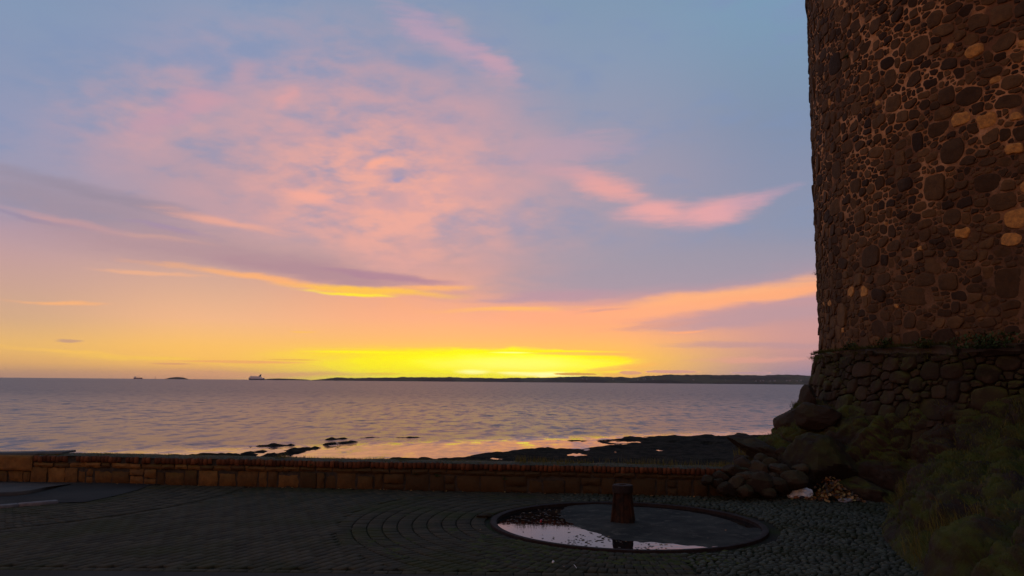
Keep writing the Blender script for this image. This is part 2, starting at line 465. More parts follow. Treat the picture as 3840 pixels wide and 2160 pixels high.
calm = N.m('MULTIPLY', N.m('MULTIPLY', N.m('MULTIPLY_ADD', SHAL, .86, .14), N.rng(N.sep(p)[1], 40.0, 120.0, 0.6, 1.0)), N.rng(N.noise(N.mapping(p, scale=(0.2, 1.0, 1)), 0.05, 3, 0.5), 0.3, 0.7, 0.75, 1.2))
sx_ = N.m('MULTIPLY', N.m('ADD', N.m('ADD', fa[0], fd[0]), N.m('ADD', fb[0], fc[0])), calm); sy_ = N.m('MULTIPLY', N.m('ADD', N.m('ADD', fa[1], fd[1]), N.m('ADD', fb[1], fc[1])), calm)
vn = N.n.new('ShaderNodeVectorMath'); vn.operation = 'NORMALIZE'
N.put(vn.inputs[0], N.vec(sx_, sy_, 1.0)); N.put(b.inputs['Normal'], vn.outputs[0])
mb = MB()
ys = np.concatenate([np.linspace(13, 200, 40), np.geomspace(220, 16000, 30)])
xs = np.concatenate([-np.geomspace(16000, 60, 25), np.linspace(-50, 60, 30), np.geomspace(70, 16000, 25)])
X, Y = np.meshgrid(xs, ys, indexing='ij')
mb.grid(np.stack([X, Y, np.full_like(X, SEA)], -1))
sea = tag(mb.build('sea', m_sea), kind='structure')

# ------------------------------------------------------------------ foreshore of weedy rock with tide pools
m_shore, N, b = material('weedy_rock')
p = pos(N)
nn = N.noise(p, 1.3, 6, 0.65)
N.put(b.inputs['Base Color'], N.mix(N.rng(nn, .35, .65), (0.007, 0.007, 0.006, 1), (0.022, 0.020, 0.014, 1)))
b.inputs['Roughness'].default_value = 0.9; b.inputs['Specular IOR Level'].default_value = 0.03
bump(N, b, N.noise(p, 6, 5, 0.7), 0.08)
edge_px = [(1150,1732),(1400,1730),(1560,1722),(1620,1716),(1750,1708),(1850,1700),(2000,1692),(2150,1683),(2260,1674),(2290,1667),(2220,1659),(2140,1655),(2160,1651),(2300,1645),(2450,1639),(2600,1635),(2750,1633),(2950,1633),(3300,1628)]
edge = [on_z(x, y, SEA)[:2] for x, y in edge_px]
poly = np.array(edge + [(90, edge[-1][1]), (90, 14), (-14, 14), (-14, 24), (-6, 30)])
def sdist(px_, py_, poly):
    d = np.full(px_.shape, 1e9); ins = np.zeros(px_.shape, bool)
    n = len(poly)
    for i in range(n):
        a = poly[i]; c = poly[(i + 1) % n]
        e = c - a; L = (e ** 2).sum()
        t = np.clip(((px_ - a[0]) * e[0] + (py_ - a[1]) * e[1]) / L, 0, 1)
        d = np.minimum(d, np.hypot(px_ - a[0] - t * e[0], py_ - a[1] - t * e[1]))
        cond = ((a[1] > py_) != (c[1] > py_))
        with np.errstate(divide='ignore', invalid='ignore'):
            xi = (c[0] - a[0]) * (py_ - a[1]) / (c[1] - a[1]) + a[0]
        ins ^= cond & (px_ < xi)
    return np.where(ins, d, -d)
xs = np.arange(-34, 44, 0.16); ys = np.arange(13.4, 66, 0.16)
X, Y = np.meshgrid(xs, ys, indexing='ij')
P3 = np.stack([X, Y, X * 0], -1)
nz = fbm(P3, 0.5, 5, 0.6); nf = fbm(P3, 1.8, 4, 0.6, seed=4)
sd_ = sdist(X + 1.2 * fbm(P3, 0.3, 3, seed=8), Y + 1.6 * fbm(P3, 0.35, 3, seed=9), poly)
Z = SEA - 0.5 + np.clip(sd_ + 1.4, -1.5, 6) * 0.33
Z = np.minimum(Z, SEA + 0.05 + 0.012 * np.clip(sd_, 0, 40)) + 0.17 * nz * np.clip(sd_ + 2, 0, 2) / 2 + 0.12 * nf
Z = np.where(sd_ < -1.5, SEA - 0.6, Z)
# low reefs standing out of the water left of the main shelf
for (x0, y0, x1, y1, w_, hh) in [(640,1718,760,1716,1.3,.14),(760,1712,935,1707,.7,.19),(900,1701,980,1693,.45,.11),(965,1674,1045,1672,.4,.13),(1055,1671,1085,1670,.4,.12),(1080,1690,1190,1680,.35,.13),(1010,1714,1090,1700,.6,.15),(1060,1702,1130,1694,.4,.10),(1235,1667,1322,1658,.45,.14),(1232,1649,1290,1646,.4,.12),(1320,1644,1400,1641,.3,.08),(1500,1641,1570,1641,.4,.08)]:
    a = np.array(on_z(x0, y0, SEA)[:2]); c = np.array(on_z(x1, y1, SEA)[:2]); e = c - a
    t = np.clip(((X - a[0]) * e[0] + (Y - a[1]) * e[1]) / (e ** 2).sum(), 0, 1)
    d = np.hypot(X - a[0] - t * e[0], Y - a[1] - t * e[1])
    Z = np.maximum(Z, SEA + hh * 1.05 * (1 - (d / w_)) + 0.20 * nf - 0.05)
# pools
for (x, y, r) in [(2160,1706,.8),(1855,1722,.7),(2330,1660,1.3),(2400,1657,.7),(2265,1671,1.0),(2528,1664,.5),(2480,1688,.5),(2650,1669,.5)]:
    c = on_z(x, y, SEA); d = np.hypot((X - c[0]), (Y - c[1]) * 0.6)
    Z = np.where(d < r, np.minimum(Z, SEA - 0.06 + 0.10 * (d / r) + 0.1 * nf), Z)
bank = np.clip((17.5 - Y) / 4, 0, 1); Z = Z * (1 - bank) + (-1.2) * bank
mb = MB(); mb.grid(np.stack([X, Y, Z], -1))
tag(mb.build('foreshore', m_shore), kind='structure')

# ------------------------------------------------------------------ far shore
def hills(name, pts, dist, depth, mat, bumpy=6.0, seed=0):
    """pts: (x, y_top) pixels of the skyline; a real ridge with a front slope, a crest and a back slope"""
    pts = [(x, y) for x, y in pts]
    cs = [on_y(x, y, dist) for x, y in pts]
    X = np.linspace(cs[0][0], cs[-1][0], 900)
    top = np.interp(X, [c[0] for c in cs], [c[2] for c in cs]) - SEA
    V = []
    prof = [(-1.0, 0.0), (-0.86, .22), (-0.6, .42), (-0.3, .78), (0, 1.0), (0.5, .7), (1, 0)]
    n1 = vnoise(np.stack([X / 60, X * 0 + seed, X * 0], -1)) ; n2 = fbm(np.stack([X / 22, X * 0 + seed + 3, X * 0], -1), 1, 3)
    for t, hgt in prof:
        zz = top * hgt * (1 + 0.06 * vnoise(np.stack([X / 200, X * 0 + t * 5, X * 0], -1)))
        if 0 < hgt: zz = zz + np.clip(top / 25, 0, 1) * bumpy * (0.35 * n1 + 0.5 * np.clip(n2, -0.2, 1)) * (1 if abs(t) < .4 else .4)
        if t in (-1.0, 1): zz = X * 0 - 3
        V.append(np.stack([X, dist + depth * t + X * 0, SEA + zz], -1))
    mb = MB(); mb.grid(np.stack(V, 1)); return mb.build(name, mat, smooth=False)
m_hill, N, b = material('wooded_hillside')
p = pos(N)
nn = N.noise(N.mapping(p, scale=(1, 1, 2.5)), 0.014, 7, 0.65)
fld = N.rng(N.noise(N.mapping(p, scale=(1, .5, 4)), 0.004, 3, 0.5), .5, .6)
N.put(b.inputs['Base Color'], N.mix(fld, N.mix(N.rng(nn, .35, .65), (0.018, 0.02, 0.012, 1), (0.045, 0.036, 0.028, 1)), (0.055, 0.060, 0.030, 1)))
b.inputs['Roughness'].default_value = 0.95; b.inputs['Specular IOR Level'].default_value = 0.05
coast = [(1214,1421),(1230,1420),(1265,1416),(1300,1416),(1340,1418),(1400,1416.5),(1480,1416),(1560,1414),(1590,1412.5),(1610,1415),(1680,1415),(1760,1416),(1860,1418),(1960,1418),(2060,1416),(2130,1413),(2200,1411),(2280,1412),(2370,1416),(2420,1410),(2500,1408),(2560,1407),(2650,1405),(2700,1408),(2740,1404.5),(2770,1404),(2830,1408),(2900,1407),(2950,1405),(3000,1406),(3040,1408),(3300,1402),(3700,1398)]
tag(hills('far_hills', coast, 7000, 500, m_hill, 9.0), kind='structure')
isle = [(626,1419),(640,1416),(662,1413.5),(672,1413.8),(690,1416),(700,1420)]
tag(hills('island', isle, 8200, 60, m_hill, 0.5, 3), kind='structure')
spit = [(985,1423),(1000,1421),(1020,1419.5),(1045,1419),(1075,1420),(1100,1420.8),(1120,1421.5),(1150,1423),(1160,1425)]
tag(hills('headland', spit, 8300, 60, m_hill, 0.5, 5), kind='structure')

# ------------------------------------------------------------------ promenade ground
m_bed, N, b = material('mossy_joint_bed')
p = pos(N); n1 = N.noise(p, 1.3, 5, 0.6); n2 = N.noise(p, 30, 4, 0.6)
N.put(b.inputs['Base Color'], N.mix(N.rng(n1, .4, .62), (0.018, 0.017, 0.014, 1), (0.022, 0.030, 0.008, 1)))
b.inputs['Roughness'].default_value = 0.95; b.inputs['Specular IOR Level'].default_value = 0.1; bump(N, b, n2, 0.01)
BC = (1.42, 9.90); RO = 1.65                 # the ring and its centre
LC = (-8.9, 12.6)                            # twin ring mostly out of the frame
def ground_h(x, y):
    return 0.0
mb = MB()
nseg = 96
outer = []
th = np.arange(nseg) / nseg * 2 * np.pi
Rr = np.minimum(40 / np.maximum(np.abs(np.cos(th)), 1e-6), 1e9)
ring_in = np.stack([BC[0] + (RO - .06) * np.cos(th), BC[1] + (RO - .06) * np.sin(th), th * 0 - 0.02], 1)
def to_rect(x0, x1, y0, y1):
    out = []
    for t in th:
        c, s_ = math.cos(t), math.sin(t); k = 1e9
        if c > 1e-9: k = min(k, (x1 - BC[0]) / c)
        if c < -1e-9: k = min(k, (x0 - BC[0]) / c)
        if s_ > 1e-9: k = min(k, (y1 - BC[1]) / s_)
        if s_ < -1e-9: k = min(k, (y0 - BC[1]) / s_)
        out.append((BC[0] + k * c, BC[1] + k * s_, -0.02))
    return np.array(out)
mid = to_rect(-5, 4, 7, 12.3); far_ = to_rect(-60, 40, -40, 13.36)
P = np.stack([ring_in, mid, far_], 0)
mb.grid(np.transpose(P, (1, 0, 2)), closeu=True)
tag(mb.build('ground', m_bed), kind='structure')

# paving blocks ------------------------------------------------------
def paver_mat(name, ca, cb, moss_y, moss=True):
    m, N, b = material(name); p = pos(N)
    t = attr(N)
    base = N.mix(t, ca + (1,), cb + (1,))
    base = N.mix(N.rng(N.noise(p, 18, 5, .65), .3, .7), base, N.mix(0.5, base, (0.02, 0.02, 0.018, 1)))
    big = N.rng(N.noise(p, 0.9, 4, .6), .46, .66)
    base = N.mix(N.m('MULTIPLY', big, 0.6), base, moss_y + (1,))
    N.put(b.inputs['Base Color'], base)
    b.inputs['Roughness'].default_value = 0.9; b.inputs['Specular IOR Level'].default_value = 0.10
    bump(N, b, N.noise(p, 60, 5, .7), 0.004)
    return m
m_paver = paver_mat('paving_brick', (0.038, 0.035, 0.022), (0.078, 0.066, 0.040), (0.030, 0.034, 0.010))
m_ring = paver_mat('ring_brick', (0.034, 0.033, 0.021), (0.064, 0.056, 0.034), (0.032, 0.040, 0.009))
m_cob, N, b = material('cobblestone')
p = pos(N)
N.put(b.inputs['Base Color'], N.mix(N.rng(N.noise(p, 1.5, 4, .6), .45, .65), N.mix(attr(N), (0.026, 0.033, 0.025, 1), (0.058, 0.068, 0.047, 1)), (0.024, 0.030, 0.014, 1)))
b.inputs['Roughness'].default_value = 0.7; b.inputs['Specular IOR Level'].default_value = 0.18
bump(N, b, N.noise(p, 40, 5, .6), 0.004)

WALL_Y = lambda x: 12.75 - 0.095 * (x + 3.0)          # front face of the sea wall
def blk(mb, cx, cy, L, Wd, ang, mat, h=0.0):
    mb.box((cx, cy, -0.022 + h), (L, Wd, 0.05), ang, mat, rng.random(), bev=0.005, jit=0.0012)
EDGE_Y = lambda x: on_z(0, 2128)[1] + (x - on_z(0, 2128)[0]) * (on_z(1700, 2147)[1] - on_z(0, 2128)[1]) / (on_z(1700, 2147)[0] - on_z(0, 2128)[0])
asph_edge = [on_z(x, y)[:2] for x, y in [(0, 1905), (215, 1888), (320, 1885), (430, 1862), (520, 1838), (560, 1822)]]
asph_poly = np.array([(-30, asph_edge[0][1] - .9)] + asph_edge + [(asph_edge[-1][0] + .2, 13.1), (-30, 13.6)])
def in_poly(x, y, poly):
    return float(sdist(np.array([x]), np.array([y]), poly)[0])
R_ARC = 3.34
mb = MB()
a_ = 64 * D2R; ca, sa = math.cos(a_), math.sin(a_)
cand = []
for i in range(-150, 150):
    for j in range(-75, 75):
        u = j * 0.205 + (0.1025 if i % 2 else 0.0); v = i * 0.103
        x = u * ca - v * sa - 1.0; y = u * sa + v * ca + 9.5
        if -9.6 < x < 1.75 and EDGE_Y(x) + .05 < y < WALL_Y(x) - 0.0: cand.append((x, y))
cand = np.array(cand)
dA = np.hypot(cand[:, 0] - BC[0], cand[:, 1] - BC[1]); dL = np.hypot(cand[:, 0] - LC[0], cand[:, 1] - LC[1])
sa_ = sdist(cand[:, 0], cand[:, 1], asph_poly)
hh = fbm(np.stack([cand[:, 0], cand[:, 1], cand[:, 0] * 0], -1), 0.8, 3) * 0.008
for (x, y), d1, d2, s1, h_ in zip(cand, dA, dL, sa_, hh):
    if d1 < R_ARC - .02 or d2 < 4.62 or s1 > 0.08: continue
    if d1 < R_ARC + .12 or d2 < 4.8: h_ = h_ - .010
    if x > 1.3 and y > 11.0: continue
    blk(mb, x, y, 0.198, 0.095, a_, 0, h_)
for (C, r0, r1, lo, hi, mt) in ((BC, RO + .08, R_ARC, 0, 360, 1), (LC, 2.6, 4.66, -180, 180, 0)):
    r = r0
    while r < r1:
        n = int(2 * math.pi * (r + .08) / 0.088)
        for k in range(n):
            t = (k + 0.5 * 0) / n * 2 * math.pi
            x = C[0] + (r + .083) * math.cos(t); y = C[1] + (r + .083) * math.sin(t)
            if x < -10 or x > 1.72 or y < EDGE_Y(x) + .03 or y > WALL_Y(x): continue
            if C is BC and x > 1.15 and y > 9.6: continue
            if C is LC and (in_poly(x, y, asph_poly) > 0.08): continue
            blk(mb, x, y, 0.160, 0.080, t, mt, rng.uniform(-.003, .003))
        r += 0.174
# edging course at the near side
for k in range(90):
    x = -9.4 + k * 0.125
    blk(mb, x, EDGE_Y(x) - 0.03, 0.12, 0.10, 0.0, 0)
tag(mb.build('brick_paving', [m_paver, m_ring]), kind='structure')
# smooth tarmac strip at the photographer's feet
m_tar, N, b = material('tarmac')
p = pos(N); n2 = N.noise(p, 90, 4, .7)
N.put(b.inputs['Base Color'], N.mix(N.rng(N.noise(p, 1.2, 5, .6), .35, .65), (0.028, 0.027, 0.025, 1), (0.044, 0.042, 0.037, 1)))
b.inputs['Roughness'].default_value = 0.9; b.inputs['Specular IOR Level'].default_value = 0.1; bump(N, b, n2, 0.006)
mb = MB()
xs = np.linspace(-14, 1.6, 30)
mb.grid(np.array([[(x, -6.0, 0.0), (x, 3, 0.0), (x, EDGE_Y(x) - 0.09, 0.002)] for x in xs]))
n = len(asph_poly)
cx_, cy_ = -11.5, 12.0
mb.add([(x, y, 0.011) for x, y in asph_poly], [tuple(range(n))])
tag(mb.build('tarmac', m_tar), kind='structure')

# cobbles on the right
def inside_cob(x, y):
    d = math.hypot(x - BC[0], y - BC[1])
    if d < RO + 0.16: return False
    if y < 9.6: return x > 1.74
    return x > 1.1 - (0.35 if y > 11.6 else 0)
mb = MB()
V0 = []
th8 = np.arange(7) / 7 * 2 * np.pi
cnt = 0
pts = []
D = np.full((700, 900), 0.2)     # clearance raster 1 cm
X0, Y0 = 0.4, 5.6
order = rng.permutation(700 * 900)[:260000]
for q in order:
    i, j = divmod(int(q), 900)
    r = 0.024 + 0.017 * rng.random()
    if D[i, j] < r * 0.98: continue
    x = X0 + i * 0.01; y = Y0 + j * 0.01
    if not inside_cob(x, y): continue
    i0, i1, j0, j1 = max(0, i - 13), min(700, i + 14), max(0, j - 13), min(900, j + 14)
    ii, jj = np.ogrid[i0:i1, j0:j1]
    D[i0:i1, j0:j1] = np.minimum(D[i0:i1, j0:j1], np.hypot(ii - i, jj - j) * 0.01 - r)
    pts.append((x, y, r))
for x, y, r in pts:
    el = 1 + .35 * rng.random(); ph = rng.uniform(0, 3.14); w = 1 + rng.uniform(-.14, .14, 7)
    P = []
    for k_, (rr, z) in enumerate(((1.08, -0.02), (1.0, 0.004), (0.62, 0.013))):
        px_ = rr * r * el * w * np.cos(th8); py_ = rr * r / el * w * np.sin(th8)
        P.append(np.stack([x + px_ * math.cos(ph) - py_ * math.sin(ph), y + px_ * math.sin(ph) + py_ * math.cos(ph), np.full(7, z * .8 + (r - .032) * .5)], 1))
    P = np.concatenate(P + [np.array([[x, y, 0.0115 + (r - .032) * .5]])])
    F_ = [(a * 7 + k, a * 7 + (k + 1) % 7, a * 7 + 7 + (k + 1) % 7, a * 7 + 7 + k) for a in (0, 1) for k in range(7)]
    mb.add(P, np.array(F_), 0, rng.random())
    mb.f.append(np.array([(14 + k, 14 + (k + 1) % 7, 21) for k in range(7)]) + mb.n - 22); mb.mi.append(np.zeros(7, int))
tag(mb.build('cobbles', m_cob, smooth=True), kind='structure')
# ------------------------------------------------------------------ castle drum tower
TC = (12.28, 14.26); TR = 6.25; TOP = 11.5
PL_TOP, PL_BOT = 2.30, 1.30
def cyl_hit(x, y, R):
    d = ray(x, y); ox, oy = -TC[0], -TC[1]
    A = d.x ** 2 + d.y ** 2; B = 2 * (ox * d.x + oy * d.y); C_ = ox * ox + oy * oy - R * R
    t = (-B - math.sqrt(max(B * B - 4 * A * C_, 0))) / (2 * A)
    px_, py_, pz = d.x * t, d.y * t, EYE + d.z * t
    return math.atan2(py_ - TC[1], px_ - TC[0]) % (2 * math.pi), pz
PH0, PH1 = 138 * D2R, 246 * D2R

def rubble(mb, R, z0, z1, ph0, ph1, classes, gap, prot, seeds=(), mat=0, res=0.012, grow=3, batter=0.0):
    """random rubble masonry laid on a drum of radius R: packs rough rectangles large to small on a raster,
    lets each one grow to its neighbours, then domes it out of the mortar"""
    S1 = (ph1 - ph0) * R
    nx, nz_ = int(S1 / res), int((z1 - z0) / res)
    Lb = np.zeros((nx, nz_), np.int32); C = [(0, 0, 0, 0, 0, 0)]
    def put(x, z, w, h, rot, kind):
        m = int(math.hypot(w, h) / 2 / res) + 2
        i, j = int(x / res), int(z / res)
        i0, i1, j0, j1 = max(0, i - m), min(nx, i + m + 1), max(0, j - m), min(nz_, j + m + 1)
        ii, jj = np.ogrid[i0:i1, j0:j1]
        a = ii * res - x; b_ = jj * res - z; cs, sn = math.cos(rot), math.sin(rot)
        u = np.abs(a * cs + b_ * sn) / (w / 2); v = np.abs(-a * sn + b_ * cs) / (h / 2)
        mk = (u ** 4 + v ** 4) < 1
        if (Lb[i0:i1, j0:j1][mk] > 0).any(): return False
        Lb[i0:i1, j0:j1][mk] = len(C); C.append((x, z, w, h, rot, kind)); return True
    for (ph, z, r) in seeds: put((ph - ph0) * R, z - z0, r * 2.5, r * 1.75, 0, 1)
    for (w0, w1, h0, h1, rj, tries, lim) in classes:
        free = np.flatnonzero(Lb.ravel() == 0); pick = rng.choice(free, min(tries, len(free)), replace=False); n = 0
        for q in pick:
            i, j = divmod(int(q), nz_)
            if Lb[i, j]: continue
            w, h = rng.uniform(w0, w1), rng.uniform(h0, h1)
            if rng.random() < .14: w, h = h * 1.1, w * .9
            if put(i * res, j * res, w, h, rng.normal(0, rj), 0):
                n += 1
                if n >= lim: break
    for _ in range(grow):
        for dx_, dz_ in ((1, 0), (-1, 0), (0, 1), (0, -1)):
            sh = np.roll(Lb, (dx_, dz_), (0, 1)); Lb = np.where(Lb == 0, sh, Lb)
    C = np.array(C); N_ = len(C); K = 20; T = 56
    t0 = np.arange(K) / K * 2 * np.pi
    th = np.arctan2(C[:, 3:4] * np.sin(t0)[None], C[:, 2:3] * np.cos(t0)[None] + 1e-9) + C[:, 4:5]
    tt_ = np.arange(1, T) * res * .75
    sx = C[:, 0, None, None] + np.cos(th)[..., None] * tt_; sz = C[:, 1, None, None] + np.sin(th)[..., None] * tt_
    lab = Lb[np.clip((sx / res).astype(int), 0, nx - 1), np.clip((sz / res).astype(int), 0, nz_ - 1)]
    ok = lab == np.arange(N_)[:, None, None]
    lim_all = (np.argmin(np.concatenate([ok, np.zeros((N_, K, 1), bool)], 2), 2)) * res * .75
    FQ = np.array([(a * K + k, a * K + (k + 1) % K, (a + 1) * K + (k + 1) % K, (a + 1) * K + k) for a in range(3) for k in range(K)])
    FT = np.array([(3 * K + k, 3 * K + (k + 1) % K, 4 * K) for k in range(K)])
    for i in range(1, N_):
        c = C[i]; lim = lim_all[i]; size = math.sqrt(c[2] * c[3])
        lim = lim * (1 + rng.uniform(-.05, .03, K)); lim = .7 * lim + .15 * (np.roll(lim, 1) + np.roll(lim, -1))
        lim = np.maximum(lim - gap * rng.uniform(.2, 1.0) / 2, .006)
        out = np.stack([c[0] + lim * np.cos(th[i]), c[1] + lim * np.sin(th[i])], 1); cc = c[:2]
        pr = prot * rng.uniform(.35, 1.3) * min(1.0, .35 + size / 0.30)
        tiltx, tilty = rng.uniform(-.13, .13, 2)
        P = []
        for sc, hh in ((1.0, -0.012), (0.95, 0.66 * pr), (0.82, 0.96 * pr), (0.45, pr)):
            q = cc + (out - cc) * sc
            h_ = hh + (0 if sc == 1 else 1) * ((q[:, 0] - cc[0]) * tiltx + (q[:, 1] - cc[1]) * tilty + rng.uniform(-.12, .12, K) * pr)
            P.append(np.stack([q[:, 0], q[:, 1], h_], 1))
        P = np.concatenate(P + [np.array([[cc[0], cc[1], pr]])])
        ph = ph0 + P[:, 0] / R; rr = R + P[:, 2] + batter * np.clip((z1 - z0) - P[:, 1], 0, 9) ** 1.2
        V = np.stack([TC[0] + rr * np.cos(ph), TC[1] + rr * np.sin(ph), z0 + np.minimum(P[:, 1], z1 - z0 + (.07 if batter else .045) * math.sin(i * 1.7))], 1)
        mi_ = mat + 1 if c[5] else mat
        mb.add(V, FQ, mi_, rng.random())
        mb.f.append(FT + mb.n - (4 * K + 1)); mb.mi.append(np.full(K, mi_))
    return N_

def stone_mat(name, lo_, hi_, speck=0.3, moss=0.0, sc=7.0, dist=0.012):
    m, N, b = material(name); p = pos(N); t = attr(N)
    c = N.ramp(t, [(0.0, lo_), (0.35, tuple(.6 * a + .4 * b_ for a, b_ in zip(lo_, hi_))), (0.7, tuple(.35 * a + .65 * b_ for a, b_ in zip(lo_, hi_))), (1.0, hi_)])
    n1 = N.rng(N.noise(p, sc, 7, .68), .3, .72)
    c = N.mix(N.m('MULTIPLY', n1, speck * 1.6), c, (0.02, 0.014, 0.01, 1))
    c = N.mix(N.m('MULTIPLY', N.rng(N.noise(p, 2.2, 5, .6), .55, .7), 0.35), c, (0.12, 0.08, 0.045, 1))
    if moss:
        up = N.rng(N.sep(nrm(N))[2], -0.1, 0.7)
        mm = N.m('MULTIPLY', up, N.rng(N.noise(p, 1.6, 6, .62), .40, .60))
        c = N.mix(N.m('MULTIPLY', mm, moss), c, N.mix(N.noise(p, 9, 4, .6), (0.024, 0.034, 0.004, 1), (0.115, 0.135, 0.012, 1)))
    N.put(b.inputs['Base Color'], c)
    b.inputs['Roughness'].default_value = 0.88; b.inputs['Specular IOR Level'].default_value = 0.2
    h1 = N.noise(p, sc * 4, 7, .7); h2 = N.vor(p, sc * 1.3)
    bump(N, b, N.m('ADD', h1, N.m('MULTIPLY', h2, .5)), dist)
    return m
m_basalt = stone_mat('dark_basalt', (0.040, 0.023, 0.013), (0.170, 0.094, 0.036))
m_gold, N, b = material('golden_sandstone')
p = pos(N)
N.put(b.inputs['Base Color'], N.mix(N.rng(N.noise(p, 14, 6, .65), .3, .7), (0.62, 0.31, 0.07, 1), (0.28, 0.14, 0.04, 1)))
b.inputs['Roughness'].default_value = 0.9; bump(N, b, N.noise(p, 50, 6, .7), 0.008)
m_mort, N, b = material('lime_mortar')
p = pos(N)
mo = N.mix(N.rng(N.noise(p, 3.5, 6, .65), .35, .65), (0.70, 0.40, 0.20, 1), (0.42, 0.21, 0.085, 1))
mo = N.mix(N.rng(N.noise(p, 1.1, 5, .65, .3), .44, .60), mo, (0.17, 0.088, 0.046, 1))
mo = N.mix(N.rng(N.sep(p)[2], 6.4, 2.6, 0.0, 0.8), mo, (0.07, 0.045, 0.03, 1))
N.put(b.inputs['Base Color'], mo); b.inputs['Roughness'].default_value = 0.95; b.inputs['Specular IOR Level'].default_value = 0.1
bump(N, b, N.noise(p, 26, 7, .7), 0.02)

tower = tag(empty('castle_tower', (TC[0], TC[1], 0)), 'tall round castle tower of dark rubble stone with pale mortar above the rocks', 'tower')
def under(o, par):
    o.parent = par; o.matrix_parent_inverse = Matrix.Translation(par.location).inverted() if not par.rotation_euler.z else par.matrix_world.inverted()
    return o
# mortared core
mb = MB()
ph = np.linspace(0, 2 * np.pi, 361)[:-1]; zs = np.concatenate([np.arange(-2.4, TOP, 0.1)])
PH, ZZ = np.meshgrid(ph, zs, indexing='ij')
Q = np.stack([PH * 0 + TR * np.cos(PH), TR * np.sin(PH), ZZ], -1)
rad = TR + 0.008 * fbm(Q, 2.0, 4)
mb.grid(np.stack([TC[0] + rad * np.cos(PH), TC[1] + rad * np.sin(PH), ZZ], -1), closeu=True)
mb.add([(TC[0] + (TR) * math.cos(a), TC[1] + TR * math.sin(a), TOP - 0.12) for a in ph], [tuple(range(360))])
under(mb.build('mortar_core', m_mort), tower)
gold_px = [(3825,820,.155),(3790,896,.10),(3608,876,.085),(3190,1098,.085),(3238,1094,.085),(3112,1136,.06),(3600,448,.11),(3700,455,.11),(3650,195,.10),(3560,180,.045),(3800,560,.085),(3835,165,.05),(3092,293,.04),(3110,388,.04),(3085,565,.05),(3735,300,.05),(3290,390,.035),(3360,1150,.03),(3325,840,.03),(3450,935,.035),(3160,1240,.05),(3090,1140,.04),(3810,440,.06),(3870,700,.1),(3900,250,.1)]
seeds = []
for x, y, r in gold_px:
    if x < 3060: continue
    ph_, z_ = cyl_hit(x, y, TR); seeds.append((ph_, z_, r))
mb = MB()
ns = rubble(mb, TR, 2.0, TOP - .4, PH0, PH1, [(.34, .60, .26, .42, .10, 1500, 70), (.22, .38, .15, .26, .12, 6000, 330), (.13, .24, .08, .15, .14, 16000, 1100), (.07, .14, .045, .08, .2, 30000, 1700), (.035, .07, .025, .045, .3, 50000, 2200)], 0.020, 0.024, seeds)
under(mb.build('rubble_facing', [m_basalt, m_gold], smooth=True, sharp=42), tower)
# battered plinth with its own, bigger stones and a weathered ledge
m_plinth = stone_mat('plinth_stone', (0.016, 0.011, 0.007), (0.054, 0.034, 0.018), moss=0.5)
mb = MB()
PR = TR + 0.07
phs = np.linspace(PH0 - .3, PH1 + .3, 420)
lay = []
for rr, zz in ((TR - 0.02, PL_TOP + .02), (TR + .08, PL_TOP + .0), (PR - .02, PL_TOP - .03), (PR, PL_TOP - .10), (PR + .07, 1.8), (PR + .21, 1.2), (PR + .30, 0.3)):
    Q = np.stack([rr * np.cos(phs), rr * np.sin(phs), phs * 0 + zz], -1)
    w = 0.06 * fbm(Q, 2.2, 4, seed=3)
    lay.append(np.stack([TC[0] + (rr + w) * np.cos(phs), TC[1] + (rr + w) * np.sin(phs), zz + 0.10 * fbm(Q, 1.9, 4, seed=6)], -1))
mb.grid(np.stack(lay[:4], 1), 0); mb.grid(np.stack(lay[3:], 1), 1)
m_ledge = stone_mat('weathered_ledge', (0.075, 0.066, 0.054), (0.12, 0.105, 0.085), moss=0.8)
plinth = under(mb.build('plinth', [m_ledge, m_plinth], smooth=True), tower)
mb = MB()
rubble(mb, PR + .02, PL_BOT - .35, PL_TOP - .10, PH0, PH1, [(.34, .60, .26, .40, .14, 1200, 26), (.20, .36, .15, .26, .16, 4000, 90), (.12, .22, .08, .15, .2, 6000, 200), (.06, .12, .045, .08, .3, 8000, 260)], 0.014, 0.06, mat=0, batter=.22)
st = mb.build('rubble_facing', [m_plinth, m_plinth], smooth=True, sharp=50); under(st, tower); st.parent = plinth; st.matrix_parent_inverse = Matrix.Identity(4); plinth.matrix_parent_inverse = Matrix.Translation(tower.location).inverted()

# ------------------------------------------------------------------ the crag the castle stands on
m_rock = stone_mat('castle_rock', (0.016, 0.013, 0.010), (0.062, 0.042, 0.028), speck=.4, moss=0.8, sc=2.4, dist=0.08)
foot = [(128, 8.6, -2.4), (145, 8.4, -2.4), (158, 8.0, -2.4), (168, 8.3, -2.2), (176, 8.9, -1.2), (183, 8.6, -0.1), (190, 8.3, 0.0), (196, 7.7, 0.0), (200, 7.3, 0), (204, 7.5, 0), (210, 9.1, 0), (216, 10.4, 0), (220, 11.3, 0), (225, 12.3, 0), (235, 12.8, 0), (250, 13, 0), (262, 13, 0)]
